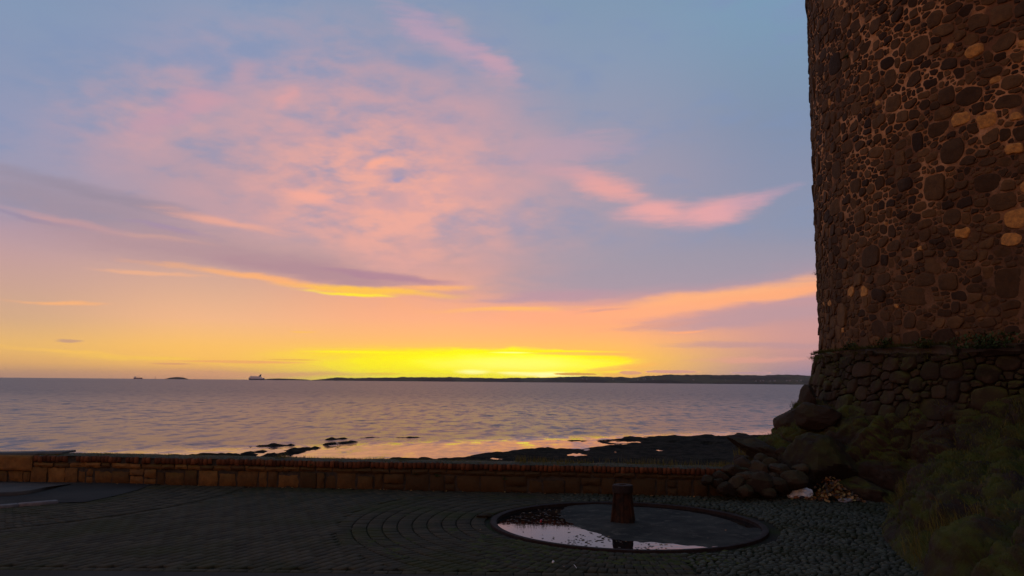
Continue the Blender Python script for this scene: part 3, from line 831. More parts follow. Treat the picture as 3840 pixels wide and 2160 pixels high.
# radial profiles: fraction outward -> height share (0 ground, 1 plinth foot)
pa = ((0, 1), (.08, .98), (.22, .88), (.45, .72), (.62, .60), (.8, .42), (.93, .20), (1, 0))       # left, bold boulders
pb = ((0, 1), (.10, .93), (.25, .72), (.45, .42), (.65, .20), (.85, .06), (.95, .02), (1, -.02))       # steep
pc = ((0, 1), (.08, .86), (.20, .66), (.36, .52), (.55, .46), (.78, .35), (.94, .14), (1, -.02))   # mossy bank
nu, nv = 620, 230
PHI = np.linspace(128, 262, nu); v = np.linspace(0, 1, nv)
fr = np.interp(PHI, [a for a, _, _ in foot], [b_ for _, b_, _ in foot]); fz = np.interp(PHI, [a for a, _, _ in foot], [c_ for _, _, c_ in foot])
def prof(pp): return np.interp(v, [a for a, _ in pp], [b_ for _, b_ in pp])
A, B, C_ = prof(pa), prof(pb), prof(pc)
w1 = np.clip((PHI - 192) / 8, 0, 1)[:, None]; w2 = np.clip((PHI - 202) / 9, 0, 1)[:, None]
HH = (A[None] * (1 - w1) + B[None] * w1) * (1 - w2) + C_[None] * w2
zt = np.interp(PHI, [128, 165, 178, 190, 205, 225, 262], [1.3, 1.45, 1.35, 1.35, 1.45, 1.75, 1.9])
Rr = (TR + .24) + (fr[:, None] - TR - .24) * v[None]
Zr = fz[:, None] + (zt - fz)[:, None] * HH
phr = PHI[:, None] * D2R + 0 * Rr
P = np.stack([Rr * np.cos(phr), Rr * np.sin(phr), Zr], -1)
du = np.gradient(P, axis=0); dv = np.gradient(P, axis=1)
Nn = np.cross(dv, du); Nn /= np.linalg.norm(Nn, axis=-1, keepdims=True) + 1e-9
if Nn[nu // 2, nv // 2, 2] < 0: Nn = -Nn
Q = P + 0.12 * np.stack([fbm(P, 1.1, 3, seed=1), fbm(P, 1.1, 3, seed=2), fbm(P, 1.1, 3, seed=3)], -1)
f1, f2, cid = worley(Q * np.array([1, 1, 1.3]), 1.1)
g1, g2, gid = worley(Q, 3.6, seed=2)
big = np.sqrt(np.clip(f2 - f1, 0, .6) / .6) * (0.6 + .6 * cid)
sm = np.sqrt(np.clip(g2 - g1, 0, .5) / .5) * (0.5 + .7 * gid)
edge_f = np.clip(v / .06, 0, 1)[None] * np.clip((1 - v) / .08, 0.15, 1)[None]
disp = (0.25 * (big - .55) + 0.10 * (sm - .5) + 0.10 * fbm(P, 4, 5, .6) + 0.12 * fbm(P, .6, 2, seed=12)) * edge_f
P = P + Nn * disp[..., None] + np.array([TC[0], TC[1], 0])
CRAG = P; CRAG_N = Nn
mb = MB(); mb.grid(P, attr=np.clip(0.25 + .5 * cid + .2 * gid, 0, 1))
crag = tag(mb.build('crag', m_rock, smooth=True), kind='structure')

def boulder(mb, c, r, seed, mat=0, attr_=.5, flat=1.0, ns=20, rough=.14):
    """irregular rock: displaced sphere"""
    th = np.linspace(0, np.pi, ns); ph = np.linspace(0, 2 * np.pi, ns * 2 + 1)[:-1]
    PH, TH = np.meshgrid(ph, th, indexing='ij')
    D_ = np.stack([np.sin(TH) * np.cos(PH), np.sin(TH) * np.sin(PH), np.cos(TH)], -1)
    k = 1 + rough * 1.6 * fbm(D_, 1.3, 4, seed=seed) + rough * .5 * fbm(D_, 5, 3, seed=seed + 3)
    f1, f2, _ = worley(D_, 1.6, seed=seed); k = k - rough * .9 * np.clip(.35 - (f2 - f1), 0, .35)
    pr_ = np.random.default_rng(seed + 100); PN = pr_.normal(0, 1, (15, 3)); PN /= np.linalg.norm(PN, axis=1, keepdims=True); PD = pr_.uniform(.66, .95, 15)
    dt = D_ @ PN.T; lim_ = np.where(dt > .05, PD / np.maximum(dt, .05), 9).min(-1)
    k = np.minimum(k, lim_ + .03 * fbm(D_, 5, 3, seed=seed)) + .05 * fbm(D_, 7, 3, seed=seed + 9)
    P = D_ * k[..., None] * np.array(r) * np.array([1, 1, flat]) * 1.08 + np.array(c)
    mb.grid(P, mat, attr_, closeu=True)
m_bould = stone_mat('boulder_rock', (0.022, 0.017, 0.012), (0.060, 0.042, 0.027), speck=.3, moss=0.18, sc=4.0, dist=0.03)
m_bouldd = stone_mat('smooth_dark_rock', (0.018, 0.014, 0.011), (0.040, 0.029, 0.020), speck=.2, moss=0.35, sc=2.0, dist=0.03)
def rock(name, label, c, r, seed, mat, group=None, rot=0.0, **kw):
    mb = MB(); boulder(mb, (0, 0, 0), r, seed, 0, rng.random(), **kw)
    o = mb.build(name, mat, smooth=True, sharp=24); o.location = c; o.rotation_euler = (rng.uniform(-.2, .2), rng.uniform(-.2, .2), rot)
    return tag(o, label, 'rock', group)
rock('boulder', 'round brown boulder bulging out over the sea at the left edge of the castle rock', on_y(2985, 1590, 14.3), (.34, .42, .31), 3, m_bould, ns=30)
rock('boulder', 'long pale sloping rock running down from the round boulder toward the sea wall', on_y(2880, 1702, 13.6), (.72, .5, .20), 9, m_bould, ns=34).rotation_euler = (0.1, -0.42 * -1, 0.1)
rock('boulder', 'large smooth dark boulder at the foot of the crag above the white rubbish bag', on_y(3075, 1755, 12.6), (.56, .5, .50), 14, m_bouldd, ns=40, rough=.10)
rock('boulder', 'squat dark rock tucked between the big smooth boulder and the tower plinth', on_y(3060, 1560, 13.4), (.38, .4, .24), 21, m_bould, ns=26)
rock('boulder', 'narrow upright rock at the back corner below the plinth beside the sea', on_y(3032, 1492, 14.6), (.12, .3, .24), 25, m_bould, ns=24)
# loose rubble where the sea wall dies into the crag
for i, (x, y, r, yy) in enumerate([(2745,1765,.13,12.2),(2700,1785,.10,12.1),(2790,1745,.14,12.4),(2840,1760,.15,12.3),(2890,1742,.13,12.6),(2925,1770,.17,12.3),(2960,1730,.12,12.8),(2800,1795,.16,12.0),(2760,1815,.13,11.9),(2850,1815,.20,11.95),(2915,1820,.14,11.95),(2975,1800,.18,12.0),(2720,1835,.13,11.85),(2790,1842,.12,11.8),(2940,1838,.11,12.1),(2880,1850,.10,11.8),(2690,1812,.10,11.95),(2860,1722,.11,12.9),(2780,1722,.10,12.8),(2935,1698,.11,13.1),(2650,1800,.09,11.95),(2905,1790,.09,12.1),(3000,1760,.12,12.3)]):
    rock('rubble_stone', 'rounded brown rubble stone heaped at the right end of the sea wall', on_y(x, y, yy), (r * 1.25, r, r * .85), 30 + i, m_bould, 'rubble stones at the end of the sea wall', rot=rng.uniform(0, 3), ns=14)

# added wall, unseen behind the right shoulder, to shade the tower end
mb = MB()
cw = [(12.6, 9.0), (11.4, 2.0), (11.2, -5.0)]
for (x0, y0), (x1, y1) in zip(cw[:-1], cw[1:]):
    L_ = math.hypot(x1 - x0, y1 - y0); an_ = math.atan2(y1 - y0, x1 - x0)
    mb.box(((x0 + x1) / 2, (y0 + y1) / 2, 4.8), (L_ + 1.2, 1.6, 10.4), an_)
    n_ = int(L_ / 2.2)
    for k in range(n_):
        t = (k + .5) / n_; mb.box((x0 + (x1 - x0) * t, y0 + (y1 - y0) * t, 10.5), (1.2, 1.4, .996), an_)
m_shade_wall, N, b = material('shade_wall_rubble'); p = pos(N)
vc = N.vor(p, 3.0, 'DISTANCE_TO_EDGE'); N.put(b.inputs['Base Color'], N.mix(N.rng(vc, .03, .08), (0.30, 0.18, 0.10, 1), N.mix(N.noise(p, 2, 4, .6), (0.05, 0.035, 0.022, 1), (0.13, 0.085, 0.05, 1))))
b.inputs['Roughness'].default_value = .9; bump(N, b, N.rng(vc, 0, .12), .03)
tag(mb.build('unseen_shade_wall', m_shade_wall), 'added unseen crenellated rubble wall behind the viewer, shading the tower end', 'wall')

# ------------------------------------------------------------------ sea wall
m_brick = stone_mat('coping_brick', (0.06, 0.022, 0.010), (0.17, 0.062, 0.023), speck=.25, sc=16, dist=.006)
m_wall = stone_mat('wall_sandstone', (0.070, 0.039, 0.014), (0.24, 0.125, 0.036), speck=.32, sc=9, dist=.012, moss=.3)
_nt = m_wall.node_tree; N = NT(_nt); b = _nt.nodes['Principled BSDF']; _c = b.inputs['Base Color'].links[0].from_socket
_p = pos(N); _f = N.m('MULTIPLY', N.rng(N.m('MULTIPLY_ADD', N.noise(_p, 1.1, 5, .6), 5.0, N.sep(_p)[0]), -3.5, 2.0), .85)  # shade over the right end of the wall, painted into the stone colour
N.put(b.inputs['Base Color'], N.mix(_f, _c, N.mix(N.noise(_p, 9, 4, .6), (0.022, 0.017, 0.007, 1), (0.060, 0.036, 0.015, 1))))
m_wallj = simple('wall_joint', (0.05, 0.035, 0.02), (0.022, 0.018, 0.012), sc=12, bmp=.02)
wall = tag(empty('sea_wall', (-3, 12.6, 0)), 'low sea wall of brown stone blocks under a row of upright red bricks with grass on top', 'wall')
WTH = 0.55
ang_w = math.atan(-0.095)
x_end = 3.35
def wtop(x): return 0.432 - 0.001 * (x + 8) + 0.006 * math.sin(x * 1.7) * math.sin(x * .61) if np.isscalar(x) else 0.432 - 0.001 * (x + 8) + 0.006 * np.sin(x * 1.7) * np.sin(x * .61)
mb = MB()
core = []
for x in np.linspace(-11, x_end + .4, 60):
    y = WALL_Y(x) + .035; t = wtop(x)
    core.append([(x, y, -0.1), (x, y, t - .012), (x, y + WTH - .07, t - .012), (x, y + WTH - .05, -2.4)])
mb.grid(np.array(core)); mb.build('mortar_core', m_wallj, wall)
wall.children[0].matrix_parent_inverse = Matrix.Translation(wall.location).inverted()
mb = MB()
XS = -7.86                                    # where the big end block stops and the bricks begin
x = XS + .03
while x < x_end:
    w_ = rng.uniform(.055, .070); t = wtop(x); hgt = .098 + rng.uniform(-.014, .006)
    if rng.random() > .05:
        mb.box((x + w_ / 2, WALL_Y(x) + .10 + rng.uniform(-.008, .010), t - hgt / 2 + rng.uniform(-.008, .004)), (w_, .21, hgt), ang_w + rng.uniform(-.08, .08), 0, rng.random(), bev=.010, jit=.006)
    x += w_ + rng.uniform(.005, .014)
under(mb.build('brick_coping', m_brick), wall)
def course(mb, x0, x1, z0, z1, w0, w1, gap=.012, dep=.16):
    x = x0
    while x < x1:
        w_ = min(rng.uniform(w0, w1), x1 - x); zt = z1(x) if callable(z1) else z1
        if w_ > .04:
            pieces = [(z0, zt)]
            if zt - z0 > .13 and rng.random() < .18: s_ = rng.uniform(.35, .6); pieces = [(z0, z0 + (zt - z0) * s_ - .006), (z0 + (zt - z0) * s_ + .006, zt)]
            for (a, c) in pieces:
                if rng.random() < .025: continue
                # subdivided, slightly battered face
                nx_, nz_ = 7, 5
                gx = np.linspace(0, w_, nx_); gz = np.linspace(a, c, nz_)
                GX, GZ = np.meshgrid(gx, gz, indexing='ij')
                cx_ = 1 - np.clip(np.minimum(GX, w_ - GX) / .03, 0, 1); cz_ = 1 - np.clip(np.minimum(GZ - a, c - GZ) / .03, 0, 1)
                off = rng.uniform(-.020, .016)
                yy = off + .024 * np.maximum(cx_, cz_) - .026 * fbm(np.stack([GX + x, GZ, GX * 0 + off * 50], -1), 9, 3)
                jx = rng.uniform(-.010, .010, GX.shape); jz = rng.uniform(-.007, .007, GX.shape)
                FX = x + GX + jx
                wv = .010 * vnoise(np.stack([FX * 2.3, FX * 0 + round(z0 * 40), FX * 0], -1)) * (z0 > .05) 
                F3 = np.stack([FX, WALL_Y(FX) + yy, GZ + jz + wv], -1)
                at = rng.random(); mb.grid(F3[::-1], 0, at)
                for line in (F3[0], F3[-1, ::-1], F3[::-1, 0], F3[:, -1]):
                    bk = line + np.array([0, .06, 0]); n0 = mb.n; k_ = len(line)
                    mb.add(np.concatenate([line, bk]), [(i, i + 1, k_ + i + 1, k_ + i) for i in range(k_ - 1)], 0, at)
        x += w_ + rng.uniform(gap * .6, gap * 1.6)
mb = MB()
ZB = .175
course(mb, XS + .03, x_end - .1, ZB + .075, lambda x: wtop(x) - .108, .14, .36)
course(mb, XS - .02, x_end, .0, lambda x: ZB + .062 if rng.random() < .75 else ZB + .02, .10, .38, gap=.022)
course(mb, -11, XS - .04, .0, ZB - .01, .16, .34, gap=.014)
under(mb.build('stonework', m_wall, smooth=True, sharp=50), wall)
mb = MB()                                                # dressed end block
nb = []
for (x0, x1) in ((-8.98, XS), (-10.2, -9.0)):
    n_ = 26
    gx = np.linspace(x0, x1, n_ * 2); gz = np.linspace(ZB + .005, wtop(x0) - .005, 12)
    GX, GZ = np.meshgrid(gx, gz, indexing='ij')
    ee = 1 - np.clip(np.minimum(np.minimum(GX - x0, x1 - GX), np.minimum(GZ - gz[0], gz[-1] - GZ)) / .02, 0, 1)
    F3 = np.stack([GX, WALL_Y(GX) - .02 + .022 * ee - .012 * fbm(np.stack([GX, GZ, GX * 0], -1), 12, 4), GZ], -1)
    mb.grid(F3[::-1], 0, .95)
    tp = np.stack([F3[:, -1], F3[:, -1] + np.array([0, WTH, 0.0])], 1); mb.grid(tp, 0, .3)
    sdv = np.stack([F3[-1], F3[-1] + np.array([0, WTH, 0])], 1); mb.grid(sdv, 0, .6)
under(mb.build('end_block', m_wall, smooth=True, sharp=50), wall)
# grey slab lying along the back of the wall
m_slab = simple('grey_slab', (0.075, 0.085, 0.09), (0.045, 0.052, 0.055), rough=.75, sc=5)
c0 = on_y(-160, 1712, 13.4); c1 = on_y(238, 1703, 13.4)
sl = MB(); pts_ = []
for k in range(14):
    t = k / 13; x = c0[0] + (c1[0] - c0[0]) * t; z = .40 + .045 * t ** 1.3
    pts_.append([(x, 13.36, z), (x, 13.36, z + .028), (x + .02, 13.74, z + .032), (x + .02, 13.74, z)])
P = np.array(pts_)
sl.grid(np.concatenate([P, P[:, :1]], 1)); sl.add(P[-1], [(0, 1, 2, 3)]); sl.add(P[0], [(3, 2, 1, 0)])
sl = sl.build('stone_slab', m_slab); tag(sl, 'thin grey slab lying tilted on the back of the sea wall at far left', 'slab')

# kerbs at the left
m_kerb = simple('concrete_kerb', (0.16, 0.145, 0.14), (0.10, 0.09, 0.09), sc=10)
a = on_z(-90, 1914); c = on_z(216, 1887)
L = math.hypot(c[0] - a[0], c[1] - a[1]); an = math.atan2(c[1] - a[1], c[0] - a[0])
mb = MB(); n = 2
for k in range(n):
    t = (k + .5) / n
    mb.box((a[0] + (c[0] - a[0]) * t, a[1] + (c[1] - a[1]) * t, .004), (L / n - .004, .10, .08), an, 0, 0, bev=.01)
tag(mb.build('kerb', m_kerb), 'straight pale concrete kerb edging the tarmac at the left', 'kerb')
m_dirt = simple('worn_earth', (0.055, 0.045, 0.036), (0.030, 0.028, 0.026), sc=3)
arc = [on_z(x, y) for x, y in [(-260, 1869), (-120, 1868), (0, 1862), (60, 1860), (110, 1854), (160, 1844), (195, 1834)]]
mb = MB()
P = []
for i, q in enumerate(arc):
    P.append([(q[0], q[1] - .05, 0), (q[0], q[1] - .035, .055), (q[0], q[1] + .06, .060), (q[0], q[1] + .30, .045), (q[0], 12.95 - .07 * (q[0] + 8), .02)])
P = np.array(P, float); P[-1, :, 2] *= .2
mb.grid(P)
tag(mb.build('raised_verge', m_dirt, smooth=True), 'low curved earth verge against the foot of the wall at the far left', 'verge')
# ------------------------------------------------------------------ ring pit with its pivot post
m_rust = simple('rusty_iron', (0.045, 0.020, 0.010), (0.014, 0.010, 0.008), rough=.8, sc=9, bmp=.006, spec=.15)
m_iron = simple('iron_rim', (0.026, 0.022, 0.022), (0.020, 0.012, 0.009), rough=.8, sc=9, bmp=.004, spec=.12)
m_floor, N, b = material('pit_floor')
p = pos(N); n1 = N.noise(p, 2.2, 6, .6)
fc = N.mix(N.rng(n1, .35, .65), (0.046, 0.047, 0.040, 1), (0.022, 0.024, 0.022, 1))
fc = N.mix(N.rng(N.noise(p, 6, 6, .65), .52, .66), fc, (0.075, 0.072, 0.058, 1))
N.put(b.inputs['Base Color'], fc); b.inputs['Roughness'].default_value = .9; b.inputs['Specular IOR Level'].default_value = .10
bump(N, b, N.noise(p, 30, 6, .65), .006)
m_pud, N, b = material('puddle_water')
b.inputs['Base Color'].default_value = (0.008, 0.009, 0.009, 1); b.inputs['Roughness'].default_value = .015; b.inputs['IOR'].default_value = 1.5
k = N.n.new('ShaderNodeBump'); k.inputs['Distance'].default_value = .0012; k.inputs['Strength'].default_value = .4; N.put(k.inputs['Height'], N.noise(pos(N), 14, 2, .5)); N.put(b.inputs['Normal'], k.outputs[0])
pit = tag(empty('gun_pit', (BC[0], BC[1], 0)), 'large round sunken pit with an iron rim in the brick paving, half full of rainwater', 'pit')
mb = MB()
mb.rings([(RO + .012, -.03), (RO + .008, .012), (RO - .006, .015), (RO - .040, .015), (RO - .064, .008), (RO - .068, -.12)], 128, (BC[0], BC[1], 0), wob=.0006)
under(mb.build('iron_rim', m_iron, smooth=True, sharp=50), pit)
WL = -0.030
line = np.array([(4.0, 8.3)] + [on_z(x, y, -.03)[:2] for x, y in ((2790, 2046), (2611, 2046), (2441, 2032), (2312, 2022), (2227, 2004), (2140, 1972), (2110, 1930), (2125, 1895))] + [(.9, 12.2)])
side_poly = np.concatenate([line, [(5, 12.5), (5, 8.2)]])
rr = np.linspace(0.02, RO - .060, 46); tt = np.linspace(0, 2 * np.pi, 161)[:-1]
TT, RR = np.meshgrid(tt, rr, indexing='ij')
X = BC[0] + RR * np.cos(TT); Y = BC[1] + RR * np.sin(TT)
P3 = np.stack([X, Y, X * 0], -1)
sd2 = sdist(X, Y, side_poly)
Zf = WL + .045 * np.clip(sd2, -1.0, .55) + .005 * fbm(P3, 3, 4) + .004 * fbm(P3, 9, 3)
gut = np.clip((RR - (RO - .30)) / .08, 0, 1) * np.clip((X - 1.2) / .5, 0, 1) * np.clip((Y - 9.2) / .8, 0, 1)
Zf = Zf - .030 * gut
mb = MB(); mb.grid(np.stack([X, Y, Zf], -1), closeu=True)
under(mb.build('floor', m_floor, smooth=True), pit)
mb = MB(); mb.add([(BC[0] + (RO - .063) * math.cos(t), BC[1] + (RO - .063) * math.sin(t), WL) for t in tt], [tuple(range(160))])
pud = mb.build('rainwater', m_pud); tag(pud, 'still rainwater mirroring the mauve sky in the round pit', kind='structure')

PC = on_z(2340, 1962, -.01)
post = tag(empty('pivot_post', (PC[0], PC[1] + .10, 0)), 'short tapered rusty iron pivot post with a flat holed cap, standing in the round pit', 'post')
px0, py0 = PC[0], PC[1] + .10
mb = MB()
mb.rings([(.150, -.06), (.128, .02), (.112, .12), (.104, .30), (.104, .345)], 40, (px0, py0, 0), wob=.0015)
for k in range(6):
    a = k * math.pi / 3 + .30; c_, s_ = math.cos(a), math.sin(a)
    q = []
    for (r1, z) in ((.168, -.06), (.158, .03), (.140, .16), (.126, .30), (.122, .345)):
        for w_ in (-.014, .014): q.append((px0 + r1 * c_ - w_ * s_, py0 + r1 * s_ + w_ * c_, z))
        for w_ in (.014, -.014): q.append((px0 + .085 * c_ - w_ * s_, py0 + .085 * s_ + w_ * c_, z))
    F_ = [(l * 4 + j, l * 4 + (j + 1) % 4, l * 4 + 4 + (j + 1) % 4, l * 4 + 4 + j) for l in range(4) for j in range(4)]
    mb.add(q, F_, 0, rng.random())
under(mb.build('ribbed_shaft', m_rust, smooth=True, sharp=40), post)
mb = MB()
mb.rings([(.100, .335), (.124, .345), (.128, .36), (.126, .43), (.118, .440), (.050, .440), (.044, .434), (.042, .33)], 48, (px0, py0, 0), wob=.0008)
under(mb.build('cap', m_iron, smooth=True, sharp=35), post)

# ------------------------------------------------------------------ loose leaves and litter
m_leaf, N, b = material('fallen_leaf')
N.put(b.inputs['Base Color'], N.ramp(attr(N), [(0, (0.02, 0.014, 0.009)), (.3, (0.07, 0.035, 0.014)), (.55, (0.28, 0.13, 0.03)), (.75, (0.20, 0.17, 0.05)), (.9, (0.34, 0.22, 0.07)), (1, (0.09, 0.03, 0.03))]))
b.inputs['Roughness'].default_value = .7
def leaf(mb, c, s_, att, tilt=.5, flat=False):
    n = 8; th = np.arange(n) / n * 2 * np.pi
    r = s_ * (0.62 + .38 * np.abs(np.cos(th * 2.5 + .3)) + rng.uniform(-.1, .1, n))
    P = np.stack([r * np.cos(th), r * .8 * np.sin(th), .18 * s_ * np.cos(th * 2 + rng.uniform(0, 6)) * (0.3 if flat else 1)], 1)
    M = Matrix.Rotation(rng.uniform(0, 6.3), 3, 'Z') @ Matrix.Rotation(rng.uniform(-tilt, tilt), 3, 'X') @ Matrix.Rotation(rng.uniform(-tilt, tilt), 3, 'Y')
    P = P @ np.array(M).T + np.array(c)
    P = np.concatenate([P, [np.array(c)]])
    mb.add(P, np.array([(k, (k + 1) % n, n) for k in range(n)]), 0, att)
mb = MB()
for _ in range(430):                                          # drift of leaves and bits in the puddle
    t = rng.random()
    if t < .62:
        x, y = rng.uniform(1860, 2190), rng.uniform(1888, 1962)
    elif t < .9:
        x, y = rng.normal(2215, 80), rng.normal(2022, 14)
    else: x, y = rng.uniform(2380, 2520), rng.uniform(2035, 2062)
    q = on_z(x, y, WL + .003)
    if math.hypot(q[0] - BC[0], q[1] - BC[1]) > RO - .13: continue
    if float(sdist(np.array([q[0]]), np.array([q[1]]), side_poly)[0]) > .25: continue
    leaf(mb, q, rng.uniform(.006, .026), rng.random() ** 2 * .75, .08, True)
tag(mb.build('floating_leaves', m_leaf), 'brown leaves and scraps drifting on the rainwater in the round pit', 'leaves', kind='stuff')
mb = MB()
hc = on_y(3135, 1862, 11.9)
for _ in range(620):
    u = rng.normal(0, .20); w_ = rng.normal(0, .12)
    hgt = .22 * math.exp(-((u - .02) / .24) ** 2) * (1 + w_ * 2.2)
    c = (hc[0] + u, 11.82 + w_ * .9 + .10, max(.012, hgt * rng.uniform(.5, 1.1)))
    leaf(mb, c, rng.uniform(.018, .042), rng.random(), .9)
for _ in range(110):
    x, y = rng.uniform(1700, 3300), rng.uniform(1850, 2140)
    q = on_z(x, y, .03)
    if math.hypot(q[0] - BC[0], q[1] - BC[1]) < RO + .1 and rng.random() < .6: continue
    if rng.random() < .5 and q[1] < 11: continue
    leaf(mb, q, rng.uniform(.008, .022), rng.random() * .5, .3)
for _ in range(90):
    x = rng.uniform(-7, 3); leaf(mb, (x, WALL_Y(x) - abs(rng.normal(0, .06)) - .02, .012 + (.0 if True else 0)), rng.uniform(.012, .03), rng.random(), .3)
tag(mb.build('fallen_leaves', m_leaf), 'heap of orange and brown dead leaves in the corner below the crag, some strewn about', 'leaves', kind='stuff')

m_bag, N, b = material('white_plastic')
p = pos(N)
N.put(b.inputs['Base Color'], N.mix(N.rng(N.noise(p, 20, 4, .6), .4, .6), (0.82, 0.92, 0.98, 1), (0.60, 0.76, 0.90, 1)))
b.inputs['Roughness'].default_value = .35; bump(N, b, N.noise(p, 45, 4, .6), .01)
m_bag2 = simple('grey_plastic', (0.30, 0.32, 0.36), (0.20, 0.22, 0.25), rough=.4, sc=14, bmp=.01)
m_dark = simple('dark_wrapper', (0.02, 0.02, 0.03), (0.012, 0.012, 0.015), rough=.5)
m_card = simple('brown_card', (0.30, 0.14, 0.07), (0.20, 0.10, 0.05))
bc_ = on_z(2998, 1868, 0)
bag = tag(empty('rubbish_bag', (bc_[0], bc_[1], 0)), 'crumpled white carrier bag of rubbish lying in the corner below the dark boulder', 'bag')
def crumple(mb, c, r, seed, n=22, am=.35):
    th = np.linspace(0, np.pi, n); ph = np.linspace(0, 2 * np.pi, n * 2 + 1)[:-1]
    PH_, TH_ = np.meshgrid(ph, th, indexing='ij')
    D_ = np.stack([np.sin(TH_) * np.cos(PH_), np.sin(TH_) * np.sin(PH_), np.cos(TH_)], -1)
    f1, f2, ci = worley(D_, 1.9, seed=seed)
    k = 1 + am * (ci - .5) * np.clip((f2 - f1) * 2, 0, 1) + am * .5 * vnoise(D_, 3.1, seed)
    P = D_ * k[..., None] * np.array(r); P[..., 2] = np.maximum(P[..., 2] + r[2] * .75, 0.004)
    mb.grid(P + np.array(c), 0, 0.5, closeu=True)
mb = MB(); crumple(mb, (bc_[0] + .03, bc_[1], 0), (.155, .11, .092), 4); crumple(mb, (bc_[0] + .14, bc_[1] + .02, 0), (.065, .08, .075), 6); crumple(mb, (bc_[0] - .11, bc_[1] - .01, 0), (.07, .065, .05), 8)
under(mb.build('carrier', m_bag), bag)
mb = MB(); crumple(mb, (bc_[0] + .005, bc_[1] - .095, 0), (.04, .03, .028), 12, 10)
under(mb.build('dark_wrapper', m_dark), bag)
mb = MB(); crumple(mb, (bc_[0] - .075, bc_[1] - .07, 0), (.045, .03, .024), 13, 10); under(mb.build('card', m_card), bag)
mb = MB(); crumple(mb, (bc_[0] + .07, bc_[1] - .09, 0), (.035, .02, .022), 17, 10)
under(mb.build('card', m_card), bag)
q = on_z(3172, 1884, 0)
mb = MB(); crumple(mb, (0, 0, 0), (.105, .07, .040), 23, 16, .4)
o = mb.build('plastic_sheet', m_bag2); o.location = q; tag(o, 'grey scrap of plastic sheet lying before the heap of dead leaves', 'plastic scrap')
q = on_z(3208, 1862, .06)
mb = MB(); crumple(mb, (0, 0, 0), (.04, .03, .015), 27, 10, .3)
o = mb.build('paper_scrap', m_card); o.location = q; tag(o, 'small buff paper scrap caught on the right of the leaf heap', 'paper scrap')
q = on_z(2072, 2110, .02)
mb = MB(); mb.rings([(.008, 0), (.010, .02), (.009, .021), (.007, .003)], 14, (0, 0, 0), cap=True)
o = mb.build('plastic_cup', m_bag); o.location = q; o.rotation_euler = (.3, .5, 0); tag(o, 'tiny white plastic cup lying on the mossy bricks in front of the pit', 'cup')
def stick(name, label, p0, p1, r, mat, cat):
    a, c = Vector(p0), Vector(p1); d = c - a; u = d.cross(Vector((0, 0, 1))).normalized() * r; w = u.cross(d).normalized() * r
    mb = MB(); mid_ = (a + c) / 2 + Vector((0, 0, r))
    P = [e + u * math.cos(t) + w * math.sin(t) for e in (a, mid_, c) for t in (0, 1.26, 2.51, 3.77, 5.03)]
    mb.add([tuple(x) for x in P], [(l * 5 + k, l * 5 + (k + 1) % 5, l * 5 + 5 + (k + 1) % 5, l * 5 + 5 + k) for l in (0, 1) for k in range(5)] + [(4, 3, 2, 1, 0), (10, 11, 12, 13, 14)])
    return tag(mb.build(name, mat), label, cat)
stick('straw', 'thin white straw lying at the back edge inside the round pit', on_z(2161, 1882, -.03), on_z(2192, 1889, -.03), .004, m_bag, 'straw')
stick('straw', 'thin pale straw lying on the moss in front of the round pit', on_z(2152, 2117, .03), on_z(2162, 2130, .03), .0018, m_bag, 'straw')
m_can = simple('red_can', (0.45, 0.02, 0.02), (0.25, 0.01, 0.01), rough=.35, bmp=0)
stick('drink_can', 'small crushed red can floating in the dark left half of the round pit', on_z(2028, 1958, WL + .01), on_z(2032, 1950, WL + .02), .012, m_can, 'can')
m_turfc = simple('turf_earth', (0.028, 0.026, 0.012), (0.018, 0.014, 0.009), sc=20, bmp=.02)
mb = MB(); boulder(mb, (0, 0, 0), (.11, .06, .035), 77, ns=16, rough=.4)
o = mb.build('turf_clod', m_turfc, smooth=True); o.location = on_z(1818, 1934, .02); tag(o, 'dark clod of turf beside the left rim of the round pit', 'clod')

# ------------------------------------------------------------------ grass and plants
m_grass = leafy('grass_blade', (0.034, 0.058, 0.008), (0.130, 0.118, 0.026))
m_plant = leafy('plant_leaf', (0.020, 0.045, 0.012), (0.050, 0.085, 0.020))
def blades(mb, pts_, nrm_, hmin, hmax, att, w0=.003, lean=.5):
    pts_ = np.asarray(pts_); n = len(pts_); hgt = rng.uniform(hmin, hmax, n)
    a = rng.uniform(0, 2 * np.pi, n); ln = rng.uniform(.05, lean, n)
    side = np.stack([np.cos(a), np.sin(a), a * 0], 1) * (w0 * (0.7 + .6 * rng.random(n)))[:, None]
    b2 = rng.uniform(0, 2 * np.pi, n); dr = np.stack([np.cos(b2) * ln, np.sin(b2) * ln, np.ones(n)], 1) + nrm_ * .5
    dr /= np.linalg.norm(dr, axis=1, keepdims=True)
    midp = pts_ + dr * (hgt * .55)[:, None]; dr2 = dr + np.stack([np.cos(b2), np.sin(b2), -np.ones(n) * .5], 1) * (ln * .8)[:, None]
    tip = midp + dr2 * (hgt * .45)[:, None]
    P = np.stack([pts_ - side, pts_ + side, midp + side * .7, midp - side * .7, tip], 1).reshape(-1, 3)
    i = np.arange(n) * 5
    at = np.repeat(att, 5) if not np.isscalar(att) else att
    mb.add(P, np.stack([i, i + 1, i + 2, i + 3], 1), 0, at)
    mb.f.append(np.stack([i + 3, i + 2, i + 4], 1) + mb.n - 5 * n); mb.mi.append(np.zeros(n, int))
mb = MB()
n = 16000
x = rng.uniform(-7.8, 3.4, n); yy = WALL_Y(x) + .03 + rng.random(n) ** .8 * .46
keep = (vnoise(np.stack([x * 2.2, yy * 3, x * 0], 1)) + rng.uniform(-.5, .9, n)) > -.1
x, yy = x[keep], yy[keep]; zt_ = wtop(x)
gr = fbm(np.stack([x, yy, x * 0], 1), 1.6, 3)
